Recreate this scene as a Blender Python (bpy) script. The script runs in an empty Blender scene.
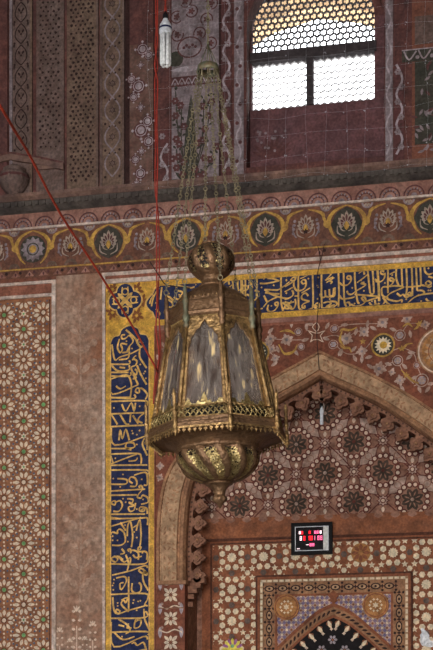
import bpy, math, random
from mathutils import Vector, Matrix
random.seed(7)
PI = math.pi
COL = bpy.context.scene.collection
SC = bpy.context.scene

# ------------------------------------------------------------------ camera
F = 1400.0; W0, H0 = 433, 650; CX = 216.5; HY = 760.0
TH = math.atan(0.21); Z0 = 14.0
CAMZ = 1.6
CAM = Vector((Z0*math.sin(TH), -Z0*math.cos(TH), CAMZ))
FWD = Vector((-math.sin(TH), math.cos(TH), 0)); RGT = Vector((math.cos(TH), math.sin(TH), 0))
cd = bpy.data.cameras.new('camera'); cam = bpy.data.objects.new('camera', cd); COL.objects.link(cam)
cam.location = CAM; cam.rotation_euler = (PI/2, 0, TH)
cd.sensor_width = 36; cd.lens = 36*F/H0; cd.shift_y = (HY-H0/2)/H0; cd.clip_end = 200
SC.camera = cam

# ------------------------------------------------------------------ world, light, exposure
wd = bpy.data.worlds.new('world'); SC.world = wd; wd.use_nodes = True
bg = wd.node_tree.nodes['Background']; bg.inputs[0].default_value = (0.93, 0.97, 1.0, 1); bg.inputs[1].default_value = 5.0
def area(name, loc, target, sx, sy, power, color, spread=180):
    l = bpy.data.lights.new(name, 'AREA'); l.shape = 'RECTANGLE'; l.size = sx; l.size_y = sy
    l.energy = power; l.color = color; l.spread = math.radians(spread)
    o = bpy.data.objects.new(name, l); COL.objects.link(o); o.location = loc
    o.rotation_euler = (Vector(target)-Vector(loc)).to_track_quat('-Z', 'Y').to_euler(); return o
area('arcade_daylight_centre', (1.2, -16.6, 3.0), (0.2, 0, 4.4), 3.6, 4.4, 260, (1.0, 0.93, 0.85), 90)
area('arcade_daylight_right', (7.2, -16.6, 2.8), (0, 0, 4.2), 3.2, 4.2, 200, (1.0, 0.91, 0.82), 90)
area('arcade_daylight_left', (-5.0, -16.6, 2.8), (0, 0, 4.2), 3.2, 4.2, 80, (0.93, 0.96, 1.0), 100)
vs = SC.view_settings; vs.view_transform = 'Standard'; vs.look = 'None'; vs.exposure = 0.0; vs.gamma = 1.0; vs.use_curve_mapping = False
SC.cycles.max_bounces = 6; SC.cycles.sample_clamp_indirect = 4.0

# ------------------------------------------------------------------ mapping: photo ray -> point on a vertical plane y = const
def W(px, py, y=0.0):
    d = FWD + RGT*((px-CX)/F)
    t = (y-CAM.y)/d.y
    return (CAM.x+d.x*t, CAMZ+(HY-py)/F*t)
def depth(px, y=0.0):
    d = FWD + RGT*((px-CX)/F)
    return (y-CAM.y)/d.y
def S(px, y=0.0): return depth(px, y)/F           # metres per pixel
def PT(px, py, D): return CAM + (FWD + RGT*((px-CX)/F))*D + Vector((0, 0, (HY-py)/F*D))
def ZA(py, y=0.0, px=290): return W(px, py, y)[1]
def UX(px, y=0.0): return W(px, 300, y)[0]

# ------------------------------------------------------------------ materials
def lin(c): return tuple(((v/255+0.055)/1.055)**2.4 if v > 10 else v/255/12.92 for v in c)
MC = {}
def mat(name, rgb, k=1.7, rough=0.85, metal=0.0, wear=None, amt=0.35, scale=3.0, bump=0.15, bscale=40, spec=0.3, emit=None, alpha=1.0, stretch=None, sat=.86):
    if name in MC: return MC[name]
    m = bpy.data.materials.new(name); m.use_nodes = True; nt = m.node_tree; N = nt.nodes; L = nt.links
    b = N['Principled BSDF']
    def mute(c):
        l = .3*c[0]+.59*c[1]+.11*c[2]; q = sat; wm = min(1, max(0, (c[0]-c[2]-28)/40)); return (l+(c[0]-l)*q, (l+(c[1]-l)*q)*(1+.02*wm), (l+(c[2]-l)*q)*(1-.06*wm))
    if not emit: rgb = mute(rgb); wear = mute(wear) if wear else None
    base = tuple(min(0.92, v*k) for v in lin(rgb)); w = wear or tuple(v*0.6 for v in rgb)
    wl = tuple(min(0.92, v*k) for v in lin(w))
    tc = N.new('ShaderNodeTexCoord'); src = tc.outputs['Object']
    if stretch:
        mp = N.new('ShaderNodeMapping'); mp.inputs['Scale'].default_value = stretch; L.new(src, mp.inputs['Vector']); src = mp.outputs['Vector']
    n1 = N.new('ShaderNodeTexNoise'); n1.inputs['Scale'].default_value = scale; n1.inputs['Detail'].default_value = 9; n1.inputs['Roughness'].default_value = 0.65
    L.new(src, n1.inputs['Vector'])
    r = N.new('ShaderNodeValToRGB'); r.color_ramp.elements[0].position = 0.38; r.color_ramp.elements[1].position = 0.68
    r.color_ramp.elements[0].color = (0, 0, 0, 1); r.color_ramp.elements[1].color = (amt*2, amt*2, amt*2, 1) if amt < .5 else (1, 1, 1, 1)
    L.new(n1.outputs['Fac'], r.inputs['Fac'])
    mx = N.new('ShaderNodeMix'); mx.data_type = 'RGBA'; L.new(r.outputs['Color'], mx.inputs['Factor'])
    mx.inputs['A'].default_value = (*base, 1); mx.inputs['B'].default_value = (*wl, 1)
    n2 = N.new('ShaderNodeTexNoise'); n2.inputs['Scale'].default_value = bscale; n2.inputs['Detail'].default_value = 4; L.new(tc.outputs['Object'], n2.inputs['Vector'])
    mr = N.new('ShaderNodeMapRange'); mr.inputs['From Min'].default_value = 0.3; mr.inputs['From Max'].default_value = 0.7
    mr.inputs['To Min'].default_value = 0.72; mr.inputs['To Max'].default_value = 1.25; L.new(n2.outputs['Fac'], mr.inputs['Value'])
    if bump:        # grime in blotches a hand wide, on every old surface
        n3 = N.new('ShaderNodeTexNoise'); n3.inputs['Scale'].default_value = 9; n3.inputs['Detail'].default_value = 7; n3.inputs['Roughness'].default_value = .7; L.new(tc.outputs['Object'], n3.inputs['Vector'])
        m3 = N.new('ShaderNodeMapRange'); m3.inputs['From Min'].default_value = .38; m3.inputs['From Max'].default_value = .62; m3.inputs['To Min'].default_value = .66; m3.inputs['To Max'].default_value = 1.14; L.new(n3.outputs['Fac'], m3.inputs['Value'])
        mm = N.new('ShaderNodeMath'); mm.operation = 'MULTIPLY'; L.new(mr.outputs['Result'], mm.inputs[0]); L.new(m3.outputs['Result'], mm.inputs[1]); mr = mm
    vm = N.new('ShaderNodeVectorMath'); vm.operation = 'SCALE'; L.new(mx.outputs['Result'], vm.inputs[0]); L.new(mr.outputs[0], vm.inputs['Scale'])
    L.new(vm.outputs['Vector'], b.inputs['Base Color'])
    b.inputs['Roughness'].default_value = rough; b.inputs['Metallic'].default_value = metal
    b.inputs['Specular IOR Level'].default_value = spec
    if bump:
        bp = N.new('ShaderNodeBump'); bp.inputs['Strength'].default_value = bump; bp.inputs['Distance'].default_value = 0.02
        L.new(n2.outputs['Fac'], bp.inputs['Height']); L.new(bp.outputs['Normal'], b.inputs['Normal'])
    if emit: b.inputs['Emission Color'].default_value = (*lin(rgb), 1); b.inputs['Emission Strength'].default_value = emit
    if alpha < 1: b.inputs['Alpha'].default_value = alpha
    MC[name] = m; return m

plaster_red = mat('red_plaster', (112, 62, 50), wear=(86, 52, 44), amt=.5, scale=2.2)
plaster_pink = mat('faded_pink_plaster', (140, 112, 98), wear=(122, 74, 56), amt=.5, scale=1.9, bscale=25)
glare_grey = mat('glare_greyed_plaster', (92, 56, 58), wear=(76, 50, 54), amt=.5, scale=3)  # grey veil of the window's glare put into the plaster colour
soot_red = mat('sooty_red_plaster', (90, 50, 46), wear=(66, 42, 42), amt=.5, scale=3)
groove_shade = mat('groove_shade_brown', (52, 28, 26), amt=.3)  # flat strips between panels, groove shade put into the colour
strip_grey = mat('weathered_grey_stone', (96, 77, 71), wear=(76, 54, 47), amt=.5, scale=4)
strip_tan = mat('weathered_tan_stone', (102, 80, 67), wear=(78, 56, 48), amt=.5, scale=4)
flaked = mat('flaked_brown_plaster', (96, 72, 64), wear=(82, 48, 42), amt=.5, scale=5)
spot_dark = mat('dark_motif_and_hole_shade', (46, 26, 24), amt=.2)
paint_grey = mat('faded_grey_paint', (122, 108, 112), wear=(92, 76, 78), amt=.5, scale=6)
paint_pale = mat('pale_grey_paint', (148, 136, 142), wear=(116, 96, 98), amt=.5, scale=7)
paint_wine = mat('wine_red_paint', (80, 42, 42), wear=(72, 48, 46), amt=.4)
paint_green = mat('blackish_green_paint', (48, 48, 40), wear=(62, 52, 44), amt=.4)
frieze_grey = mat('frieze_grey_paint', (146, 128, 116), wear=(116, 94, 82), amt=.5, scale=9)
frieze_red = mat('frieze_red_paint', (102, 60, 46), wear=(84, 54, 46), amt=.5, scale=6)
frieze_pink = mat('frieze_pink_plaster', (134, 92, 84), wear=(108, 66, 58), amt=.5, scale=5)
frieze_yellow = mat('frieze_ochre_paint', (164, 120, 52), wear=(130, 90, 50), amt=.5, scale=8)
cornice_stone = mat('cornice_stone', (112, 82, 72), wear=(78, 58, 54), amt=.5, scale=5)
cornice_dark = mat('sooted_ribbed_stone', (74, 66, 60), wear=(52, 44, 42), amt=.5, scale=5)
line_white = mat('white_border_stone', (176, 158, 148), wear=(150, 122, 108), amt=.5, scale=6)
line_red = mat('red_border_stone', (130, 74, 62), wear=(108, 62, 50), amt=.5)
gold = mat('gold_paint', (190, 142, 54), k=1.5, sat=.95, wear=(156, 108, 44), amt=.5, scale=14, rough=.6, bscale=60)
gold_dark = mat('brown_arabesque_paint', (118, 64, 34), amt=.3, scale=10)
gold_letter = mat('gold_lettering_paint', (198, 152, 86), k=1.5, sat=.9, wear=(176, 128, 62), amt=.5, scale=14, rough=.6)
blue = mat('deep_blue_paint', (30, 40, 82), k=1.3, sat=.9, wear=(46, 46, 66), amt=.5, scale=9)
spandrel_red = mat('spandrel_red_paint', (112, 56, 42), wear=(94, 52, 40), amt=.5, scale=5)
arch_stone = mat('carved_sandstone', (154, 118, 94), wear=(138, 102, 80), amt=.5, scale=8, bump=.5, bscale=22)
arch_edge = mat('sandstone_moulding', (142, 98, 74), wear=(116, 76, 58), amt=.5, scale=8)
bud_stone = mat('pink_bud_stone', (126, 84, 68), wear=(96, 58, 46), amt=.5, scale=8)
piercing_shade = mat('piercing_shade_paint', (76, 46, 36), amt=.4)
tymp_base = mat('tympanum_rose_plaster', (134, 94, 82), wear=(112, 66, 52), amt=.5, scale=4)
tymp_grey = mat('tympanum_grey_paint', (158, 130, 120), wear=(128, 94, 82), amt=.5, scale=6)
tymp_dark = mat('tympanum_dark_flower', (56, 44, 34), wear=(70, 52, 42), amt=.5, scale=9)
tymp_bead = mat('tympanum_cream_bead', (192, 166, 150), wear=(150, 120, 104), amt=.4, scale=9)
bead_ring = mat('dark_red_bead_ring', (90, 40, 34), amt=.2)
inlay_red = mat('inlay_red_stone', (130, 72, 50), wear=(108, 56, 40), amt=.5, scale=4)
inlay_cream = mat('inlay_cream_marble', (200, 178, 156), wear=(178, 150, 126), amt=.5, scale=9)
inlay_grey = mat('inlay_grey_stone', (92, 74, 66), amt=.3)
inlay_edge = mat('inlay_dark_edge', (84, 46, 34), amt=.3)
panel_red = mat('star_panel_red_stone', (128, 78, 56), wear=(114, 66, 46), amt=.5, scale=4)
panel_white = mat('star_panel_white_marble', (190, 170, 152), wear=(164, 140, 118), amt=.5, scale=9)
tile_green = mat('green_glazed_tile', (84, 136, 74), amt=.2, rough=.4)
tile_blue = mat('slate_blue_tile', (62, 74, 98), amt=.3, rough=.5)
tile_violet = mat('violet_blue_tile', (96, 86, 124), wear=(120, 90, 96), amt=.4, scale=9)
roundel_tan = mat('tan_roundel_stone', (156, 100, 58), wear=(130, 80, 48), amt=.5, scale=12)
black_in = mat('black_niche_paint', (26, 20, 22), k=1.2, amt=.2)
floor_m = mat('floor_stone', (120, 112, 104), k=1.0, amt=.3)
ceil_m = mat('ceiling_plaster', (70, 66, 66), k=1.0)
room_m = mat('room_plaster', (96, 88, 84), k=1.0)
brick_sun = mat('outer_sandstone', (232, 192, 156), k=1.0, wear=(222, 168, 128), amt=.4)
jali_bloom = mat('bloom_pale_lattice', (210, 205, 205), k=1.2, amt=.3)  # pale tone puts the sky's bloom into the lower pane bars
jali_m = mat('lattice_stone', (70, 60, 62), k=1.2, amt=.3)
brass = mat('aged_brass', (164, 128, 90), k=1.4, sat=.95, rough=.42, metal=.7, wear=(84, 62, 42), amt=.5, scale=20, bump=.6, bscale=60)
brass_dark = mat('tarnished_brass', (128, 94, 70), k=1.3, sat=.9, rough=.45, metal=.6, wear=(84, 60, 44), amt=.5, scale=18, bump=.5, bscale=50)
brass_bright = mat('rubbed_brass', (188, 160, 112), k=1.3, sat=.8, rough=.35, metal=.8, wear=(130, 96, 48), amt=.5, scale=40, bump=.5, bscale=90)
chain_m = mat('dull_chain_brass', (150, 134, 106), k=1.25, rough=.5, metal=.6, wear=(90, 82, 62), amt=.5, scale=20)
green_brass = mat('greenish_old_brass', (96, 104, 84), k=1.1, rough=.6, metal=.4, wear=(120, 92, 66), amt=.5, scale=30)
pierce = mat('pierced_shadow_metal', (34, 26, 20), k=1, metal=.2, rough=.7)  # flat dark pieces, colour stands in for shade inside the piercings
bulb_white = mat('frosted_bulb_glass', (214, 220, 228), k=1.6, rough=.25, amt=.05, bump=0)
bulb_base = mat('white_bulb_base', (190, 192, 198), k=1.5, rough=.4, amt=.1, bump=0)
bulb_blue = mat('dark_blue_ring', (30, 38, 78), k=1.2, rough=.4, amt=.1, bump=0)
socket_m = mat('black_socket', (22, 22, 26), k=1, rough=.5, amt=.1, bump=0)
wire_red = mat('red_cable', (156, 44, 34), k=1.2, rough=.5, amt=.2, bump=0)
cord_red = mat('orange_red_cord', (190, 58, 40), k=1.3, rough=.6, amt=.2, bump=0)
wire_dark = mat('dark_wire', (44, 26, 26), k=1, rough=.6, amt=.1, bump=0)
clock_black = mat('black_plastic', (20, 18, 20), k=.6, rough=.6, amt=.1, bump=0, spec=.15)
clock_screen = mat('clock_screen_glass', (26, 22, 26), k=1, rough=.12, amt=.1, bump=0, spec=.6)
clock_line = mat('screen_silver_line', (190, 190, 196), k=1.4, rough=.3, amt=.1, bump=0)
led_red = mat('led_red', (240, 40, 56), emit=1.0, amt=.05, bump=0)
led_pink = mat('led_pink', (246, 120, 160), emit=.9, amt=.05, bump=0)
led_white = mat('led_white', (255, 214, 220), emit=.9, amt=.05, bump=0)
scrap_m = mat('white_lime_patch', (226, 222, 222), k=1.6, wear=(176, 176, 186), amt=.5, scale=30)
net_m = mat('pale_net_thread', (186, 188, 196), k=1.2, amt=.1, bump=0)
violet_paint = mat('violet_petal_paint', (140, 84, 128), amt=.2)
yellow_paint = mat('bright_yellow_paint', (214, 176, 70), amt=.2)

# dirty lantern glass, streaked; sky reflection is put into its grey
def glass_mat():
    m = bpy.data.materials.new('streaked_dusty_sky_glass'); m.use_nodes = True; nt = m.node_tree; N = nt.nodes; L = nt.links; b = N['Principled BSDF']
    tc = N.new('ShaderNodeTexCoord'); mp = N.new('ShaderNodeMapping'); mp.inputs['Scale'].default_value = (1, 1, .1); L.new(tc.outputs['Object'], mp.inputs['Vector'])
    n = N.new('ShaderNodeTexNoise'); n.inputs['Scale'].default_value = 34; n.inputs['Detail'].default_value = 5; L.new(mp.outputs['Vector'], n.inputs['Vector'])
    r = N.new('ShaderNodeValToRGB'); e = r.color_ramp.elements
    e[0].position = .32; e[0].color = (*lin((66, 52, 46)), 1); e[1].position = .70; e[1].color = (*lin((236, 206, 150)), 1)
    x = e.new(.44); x.color = (*lin((104, 94, 88)), 1); x = e.new(.585); x.color = (*lin((120, 110, 104)), 1)
    L.new(n.outputs['Fac'], r.inputs['Fac']); L.new(r.outputs['Color'], b.inputs['Base Color'])
    b.inputs['Roughness'].default_value = .22; b.inputs['Specular IOR Level'].default_value = .8
    n2 = N.new('ShaderNodeTexNoise'); n2.inputs['Scale'].default_value = 5; L.new(tc.outputs['Object'], n2.inputs['Vector'])
    mr = N.new('ShaderNodeMapRange'); mr.inputs['From Min'].default_value = .35; mr.inputs['From Max'].default_value = .65; mr.inputs['To Min'].default_value = .5; mr.inputs['To Max'].default_value = .95
    L.new(n2.outputs['Fac'], mr.inputs['Value']); L.new(mr.outputs['Result'], b.inputs['Alpha'])
    return m
glass = glass_mat()

# ------------------------------------------------------------------ mesh builder
def cr(pts, n=5, closed=False):
    if len(pts) < 3: return [tuple(p) for p in pts]
    out = []; P = [tuple(p) for p in pts]; m = len(P); d = len(P[0])
    for i in range(m if closed else m-1):
        p0 = P[(i-1) % m] if closed or i > 0 else P[0]
        p1 = P[i]; p2 = P[(i+1) % m]; p3 = P[(i+2) % m] if closed or i+2 < m else P[-1]
        for j in range(n):
            t = j/n
            out.append(tuple(0.5*((2*p1[a])+(-p0[a]+p2[a])*t+(2*p0[a]-5*p1[a]+4*p2[a]-p3[a])*t*t+(-p0[a]+3*p1[a]-3*p2[a]+p3[a])*t**3) for a in range(d)))
    if not closed: out.append(P[-1])
    return out
def clip(poly, box):
    if not box: return poly
    x0, x1, z0, z1 = box
    for ax, lim, sg in ((0, x0, 1), (0, x1, -1), (1, z0, 1), (1, z1, -1)):
        out = []
        for i in range(len(poly)):
            a = poly[i-1]; b = poly[i]; ia = (a[ax]-lim)*sg >= 0; ib = (b[ax]-lim)*sg >= 0
            if ia != ib:
                t = (lim-a[ax])/(b[ax]-a[ax]); out.append((a[0]+(b[0]-a[0])*t, a[1]+(b[1]-a[1])*t))
            if ib: out.append(b)
        poly = out
        if len(poly) < 3: return []
    return poly
class M:
    def __init__(s): s.v = []; s.f = []; s.mi = []; s.ms = []; s.sm = []; s.box = None; s.xf = None; s.k = 0
    def m(s, mt):
        if mt not in s.ms: s.ms.append(mt)
        return s.ms.index(mt)
    def add(s, vs, fs, mt, smooth=False):
        o = len(s.v)
        s.v += [s.xf(Vector(v)) if s.xf else Vector(v) for v in vs]; i = s.m(mt)
        for f in fs: s.f.append([o+a for a in f]); s.mi.append(i); s.sm.append(smooth)
    # -- flat ornament in the wall plane, coordinates (u,z)
    def poly(s, pts, y, mt):
        pts = clip([tuple(p) for p in pts], s.box)
        if len(pts) < 3: return
        a = sum(pts[i-1][0]*pts[i][1]-pts[i][0]*pts[i-1][1] for i in range(len(pts)))
        if a < 0: pts = pts[::-1]
        s.k += 1; yy = y-(s.k % 487)*2e-6
        s.add([(p[0], yy, p[1]) for p in pts], [list(range(len(pts)))], mt)
    def slab(s, pts, y0, y1, mt, smt=None):            # y0 front, y1 back
        pts = [tuple(p) for p in pts]
        a = sum(pts[i-1][0]*pts[i][1]-pts[i][0]*pts[i-1][1] for i in range(len(pts)))
        if a < 0: pts = pts[::-1]
        n = len(pts)
        s.add([(p[0], y0, p[1]) for p in pts], [list(range(n))], mt)
        s.add([(p[0], y, p[1]) for y in (y0, y1) for p in pts], [[i, n+i, n+(i+1) % n, (i+1) % n] for i in range(n)], smt or mt)
        s.add([(p[0], y1, p[1]) for p in pts], [list(range(n))[::-1]], mt)
    def rect(s, u0, u1, z0, z1, y, mt): s.poly([(u0, z0), (u1, z0), (u1, z1), (u0, z1)], y, mt)
    def box3(s, a, b, mt):
        x0, y0, z0 = a; x1, y1, z1 = b
        s.add([(x0, y0, z0), (x1, y0, z0), (x1, y1, z0), (x0, y1, z0), (x0, y0, z1), (x1, y0, z1), (x1, y1, z1), (x0, y1, z1)],
              [[3, 2, 1, 0], [4, 5, 6, 7], [0, 1, 5, 4], [1, 2, 6, 5], [2, 3, 7, 6], [3, 0, 4, 7]], mt)
    def disc(s, c, r, y, mt, n=12, ry=None, rot=0):
        ry = ry or r
        s.poly([(c[0]+r*math.cos(t)*math.cos(rot)-ry*math.sin(t)*math.sin(rot), c[1]+r*math.cos(t)*math.sin(rot)+ry*math.sin(t)*math.cos(rot)) for t in [2*PI*i/n for i in range(n)]], y, mt)
    def star(s, c, n, r1, r2, y, mt, rot=PI/2):
        s.poly([(c[0]+(r1 if i % 2 == 0 else r2)*math.cos(rot+PI*i/n), c[1]+(r1 if i % 2 == 0 else r2)*math.sin(rot+PI*i/n)) for i in range(2*n)], y, mt)
    def petal(s, c, ang, r0, r1, w, y, mt):            # leaf from radius r0 to r1
        ca, sa = math.cos(ang), math.sin(ang)
        pr = [(0, 0), (.25, .7), (.55, 1), (.8, .7), (1, 0), (.8, -.7), (.55, -1), (.25, -.7)]
        s.poly([(c[0]+(r0+(r1-r0)*t)*ca-w*h*sa, c[1]+(r0+(r1-r0)*t)*sa+w*h*ca) for t, h in pr], y, mt)
    def ribbon(s, pts, w, y, mt, sm=4, pen=None, closed=False, taper=False):
        p = cr(pts, sm, closed) if sm > 1 else [tuple(q) for q in pts]
        if closed: p = p+[p[0]]
        n = len(p); vs = []
        for i in range(n):
            a = p[max(0, i-1)]; b = p[min(n-1, i+1)]
            if closed and i in (0, n-1): a = p[-2]; b = p[1]
            dx, dz = b[0]-a[0], b[1]-a[1]; l = math.hypot(dx, dz) or 1; dx /= l; dz /= l
            ww = w/2
            if pen is not None: ww *= .62+.55*abs(math.sin(math.atan2(dz, dx)-pen))
            if taper: ww *= min(1, .25+1.6*min(i, n-1-i)/n)
            vs += [(p[i][0]-dz*ww, p[i][1]+dx*ww), (p[i][0]+dz*ww, p[i][1]-dx*ww)]
        s.k += 1; yy = y-(s.k % 487)*2e-6
        if s.box:
            for i in range(n-1): s.poly([vs[2*i], vs[2*i+1], vs[2*i+3], vs[2*i+2]], y, mt)
        else: s.add([(q[0], yy, q[1]) for q in vs], [[2*i, 2*i+1, 2*i+3, 2*i+2] for i in range(n-1)], mt)
    def ring(s, c, r, w, y, mt, n=16, a0=0, a1=2*PI):
        full = abs(a1-a0-2*PI) < 1e-3
        pts = [(c[0]+r*math.cos(a0+(a1-a0)*i/n), c[1]+r*math.sin(a0+(a1-a0)*i/n)) for i in range(n if full else n+1)]
        s.ribbon(pts, w, y, mt, sm=1, closed=full)
    # -- solids
    def tube(s, pts, r, mt, n=6, cap=True, smooth=True):
        P = [Vector(p) for p in pts]; rs = r if isinstance(r, (list, tuple)) else [r]*len(P); vs = []; up = None
        for i, p in enumerate(P):
            d = (P[min(i+1, len(P)-1)]-P[max(i-1, 0)]); d = d.normalized() if d.length > 1e-9 else Vector((0, 0, 1))
            if up is None: up = d.orthogonal().normalized()
            up = (up-d*up.dot(d)); up = up.normalized() if up.length > 1e-6 else d.orthogonal().normalized()
            bi = d.cross(up)
            for j in range(n):
                a = 2*PI*j/n; vs.append(p+(up*math.cos(a)+bi*math.sin(a))*rs[i])
        fs = [[i*n+j, i*n+(j+1) % n, (i+1)*n+(j+1) % n, (i+1)*n+j] for i in range(len(P)-1) for j in range(n)]
        if cap: fs += [list(range(n))[::-1], [(len(P)-1)*n+j for j in range(n)]]
        s.add(vs, fs, mt, smooth)
    def lathe(s, prof, mt, n=32, c=(0, 0, 0), smooth=True, phase=0, rfun=None, caps=False):
        vs = []
        for i, (r, z) in enumerate(prof):
            for j in range(n):
                a = phase+2*PI*j/n; rr = rfun(r, z, a, i) if rfun else r
                vs.append((c[0]+rr*math.sin(a), c[1]-rr*math.cos(a), c[2]+z))
        fs = [[i*n+j, i*n+(j+1) % n, (i+1)*n+(j+1) % n, (i+1)*n+j] for i in range(len(prof)-1) for j in range(n)]
        if caps: fs += [list(range(n))[::-1], [(len(prof)-1)*n+j for j in range(n)]]
        s.add(vs, fs, mt, smooth)
    def link(s, c, axis, side, la, lb, r, mt, n=10, k=4):
        axis = Vector(axis).normalized(); side = Vector(side); side = (side-axis*side.dot(axis)).normalized(); nrm = axis.cross(side); c = Vector(c); vs = []
        for i in range(n):
            a = 2*PI*i/n; ce = c+axis*la*math.cos(a)+side*lb*math.sin(a); rad = (axis*math.cos(a)+side*math.sin(a)).normalized()
            for j in range(k): b = 2*PI*j/k; vs.append(ce+(rad*math.cos(b)+nrm*math.sin(b))*r)
        s.add(vs, [[i*k+j, i*k+(j+1) % k, ((i+1) % n)*k+(j+1) % k, ((i+1) % n)*k+j] for i in range(n) for j in range(k)], mt, True)
    def sphere(s, c, r, mt, n=10, sz=1):
        s.lathe([(r*math.sin(PI*i/8) + 1e-5, -r*sz*math.cos(PI*i/8)) for i in range(9)], mt, n=n, c=c)
    def build(s, name, parent=None, origin=None):
        me = bpy.data.meshes.new(name)
        if parent is not None: o0 = parent_world(parent)
        elif origin is not None: o0 = Vector(origin)
        else:
            lo = Vector([min(v[i] for v in s.v) for i in range(3)]); hi = Vector([max(v[i] for v in s.v) for i in range(3)])
            o0 = Vector(((lo.x+hi.x)/2, (lo.y+hi.y)/2, lo.z))
        me.from_pydata([tuple(v-o0) for v in s.v], [], s.f)
        for mt in s.ms: me.materials.append(mt)
        me.polygons.foreach_set('material_index', s.mi); me.polygons.foreach_set('use_smooth', s.sm); me.update()
        o = bpy.data.objects.new(name, me); COL.objects.link(o)
        if parent is not None: o.parent = parent
        else: o.location = o0
        return o
def parent_world(p):
    v = Vector((0, 0, 0))
    while p is not None: v += p.location; p = p.parent
    return v
def empty(name, loc, label, cat, group=None):
    o = bpy.data.objects.new(name, None); COL.objects.link(o); o.location = loc; o.empty_display_size = .1; tag(o, label, cat, group); return o
def tag(o, label=None, cat=None, group=None, kind=None):
    if label: o['label'] = label
    if cat: o['category'] = cat
    if group: o['group'] = group
    if kind: o['kind'] = kind
    return o
def struct(o): o['kind'] = 'structure'; return o

UC = W(320, 400)[0]
def mir(p): return (2*UC-p[0], p[1])

# ------------------------------------------------------------------ key lines (metres)
UL, UR = UX(-150), UX(560)
ZT = ZA(-110)
z_ledge = ZA(177); z_rib0 = ZA(191); z_rib1 = ZA(183); z_scal0 = ZA(207); z_scal1 = ZA(194)
z_fr0 = ZA(249); z_fr1 = ZA(209); z_ch0 = ZA(258.5)
z_b1 = ZA(271.5); z_blue1 = ZA(277); z_blue0 = ZA(311.5); z_b0 = ZA(317.5)
ZBOT = 1.2
u_b0 = UX(106); u_b1 = UX(154.5); u_bl0 = UX(111); u_bl1 = UX(149.5)
ZCEIL = 10.6

# arch curves, left half in photo pixels, from the foot to the apex
OUT = [W(x, y) for x, y in [(157, 545), (158.5, 512), (163.5, 484), (170.5, 467), (181, 452), (200, 431), (225, 410), (250, 392), (277, 375), (300, 362.5), (320, 351)]]
INN = [W(x, y) for x, y in [(185, 545), (187.5, 504), (193.5, 477), (202, 461), (215, 447.5), (235, 431), (258, 413.5), (282, 399), (303, 387.5), (320, 377)]]
def fix(c):
    c = cr(c, 4); c[-1] = (UC, c[-1][1]); return c
OUT = fix(OUT); INN = fix(INN)
u_o = OUT[0][0]; u_i = INN[0][0]; z_cap = W(170, 583)[1]
OUTF = [(u_o, 0)]+OUT; INNF = [(u_i, 0)]+INN
OUT_ALL = OUTF+[mir(p) for p in OUTF[::-1][1:]]
INN_ALL = INNF+[mir(p) for p in INNF[::-1][1:]]
YN = 0.55                                            # niche back wall

# window recess outline in wall plane
wl, wr = UX(246.5), UX(384); w_sill = ZA(164); w_spr = W(290, 28)[1]; w_mid = (wl+wr)/2
rec_l = [(wl, w_sill), (wl, w_spr)]+[(w_mid+(wl-w_mid)*math.cos(a), w_spr+(w_mid-wl)*1.0*math.sin(a)) for a in [PI/2*i/10 for i in range(1, 11)]]
REC = rec_l+[(2*w_mid-p[0], p[1]) for p in rec_l[::-1][1:]]
YW = 0.20; YB = 0.78

# ------------------------------------------------------------------ structure
def walls():
    w = M()
    # front face: halves left and right of the niche arch, and of the window recess
    zs = z_ledge-.02
    for sgn in (0, 1):
        p = [(UL, 0), (UL, zs), (UC, zs)]+OUT[::-1]+[(u_o, 0)]
        if sgn: p = [(2*UC-q[0], q[1]) for q in p]; p = [(min(q[0], UR) if q[0] > UR-.5 and q[0] > 2*UC-u_o+.01 else q[0], q[1]) for q in p]
        w.poly(p, 0, plaster_red)
    w.poly([(UL, zs), (UL, ZCEIL), (w_mid, ZCEIL)]+rec_l[::-1]+[(w_mid, w_sill), (w_mid, zs)], 0, soot_red)
    w.poly([(UR, zs), (UR, ZCEIL), (w_mid, ZCEIL)]+[(2*w_mid-q[0], q[1]) for q in rec_l[::-1]]+[(w_mid, w_sill), (w_mid, zs)], 0, soot_red)
    # recess reveals and recess back with the window openings cut out
    n = len(REC)
    w.add([(p[0], y, p[1]) for y in (0, YW) for p in REC], [[i, (i+1) % n, n+(i+1) % n, n+i] for i in range(n)], soot_red)
    # back sheet
    a, b, c, d = wl-.35, wr+.02, w_sill, w_spr+(w_mid-wl)+.02
    for r in ((UL, a, 0, ZCEIL), (b, UR, 0, ZCEIL), (a, b, 0, c), (a, b, d, ZCEIL)): w.rect(*r, YB, soot_red)
    return struct(w.build('wall_back'))
walls()
def shell():
    w = M(); w.box3((UL-3, -17.2, -.1), (UR+3, 4.5, 0), floor_m); struct(w.build('floor'))
    w = M(); w.box3((UL-3, -17.2, ZCEIL), (UR+3, YB, ZCEIL+.2), ceil_m); struct(w.build('ceiling'))
    w = M(); w.box3((UL-3, -17.2, 0), (UL-2.8, YB, ZCEIL), room_m); struct(w.build('wall_left'))
    w = M(); w.box3((UR+2.8, -17.2, 0), (UR+3, YB, ZCEIL), room_m); struct(w.build('wall_right'))
    w = M(); w.box3((UL-3, 0, 0), (UL, YB, ZCEIL), plaster_red); w.box3((UR, 0, 0), (UR+3, YB, ZCEIL), plaster_red); struct(w.build('wall_back_pier'))
    w = M()
    x0, x1 = UL-3, UR+3; cuts = [(-6.8, -3.2), (-.8, 3.2), (5.4, 9.0)]; last = x0
    for a, b in cuts:
        w.box3((last, -17.4, 0), (a, -17.2, ZCEIL), room_m); w.box3((a, -17.4, 5.6), (b, -17.2, ZCEIL), room_m); last = b
    w.box3((last, -17.4, 0), (x1, -17.2, ZCEIL), room_m); struct(w.build('wall_front'))
shell()

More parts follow.
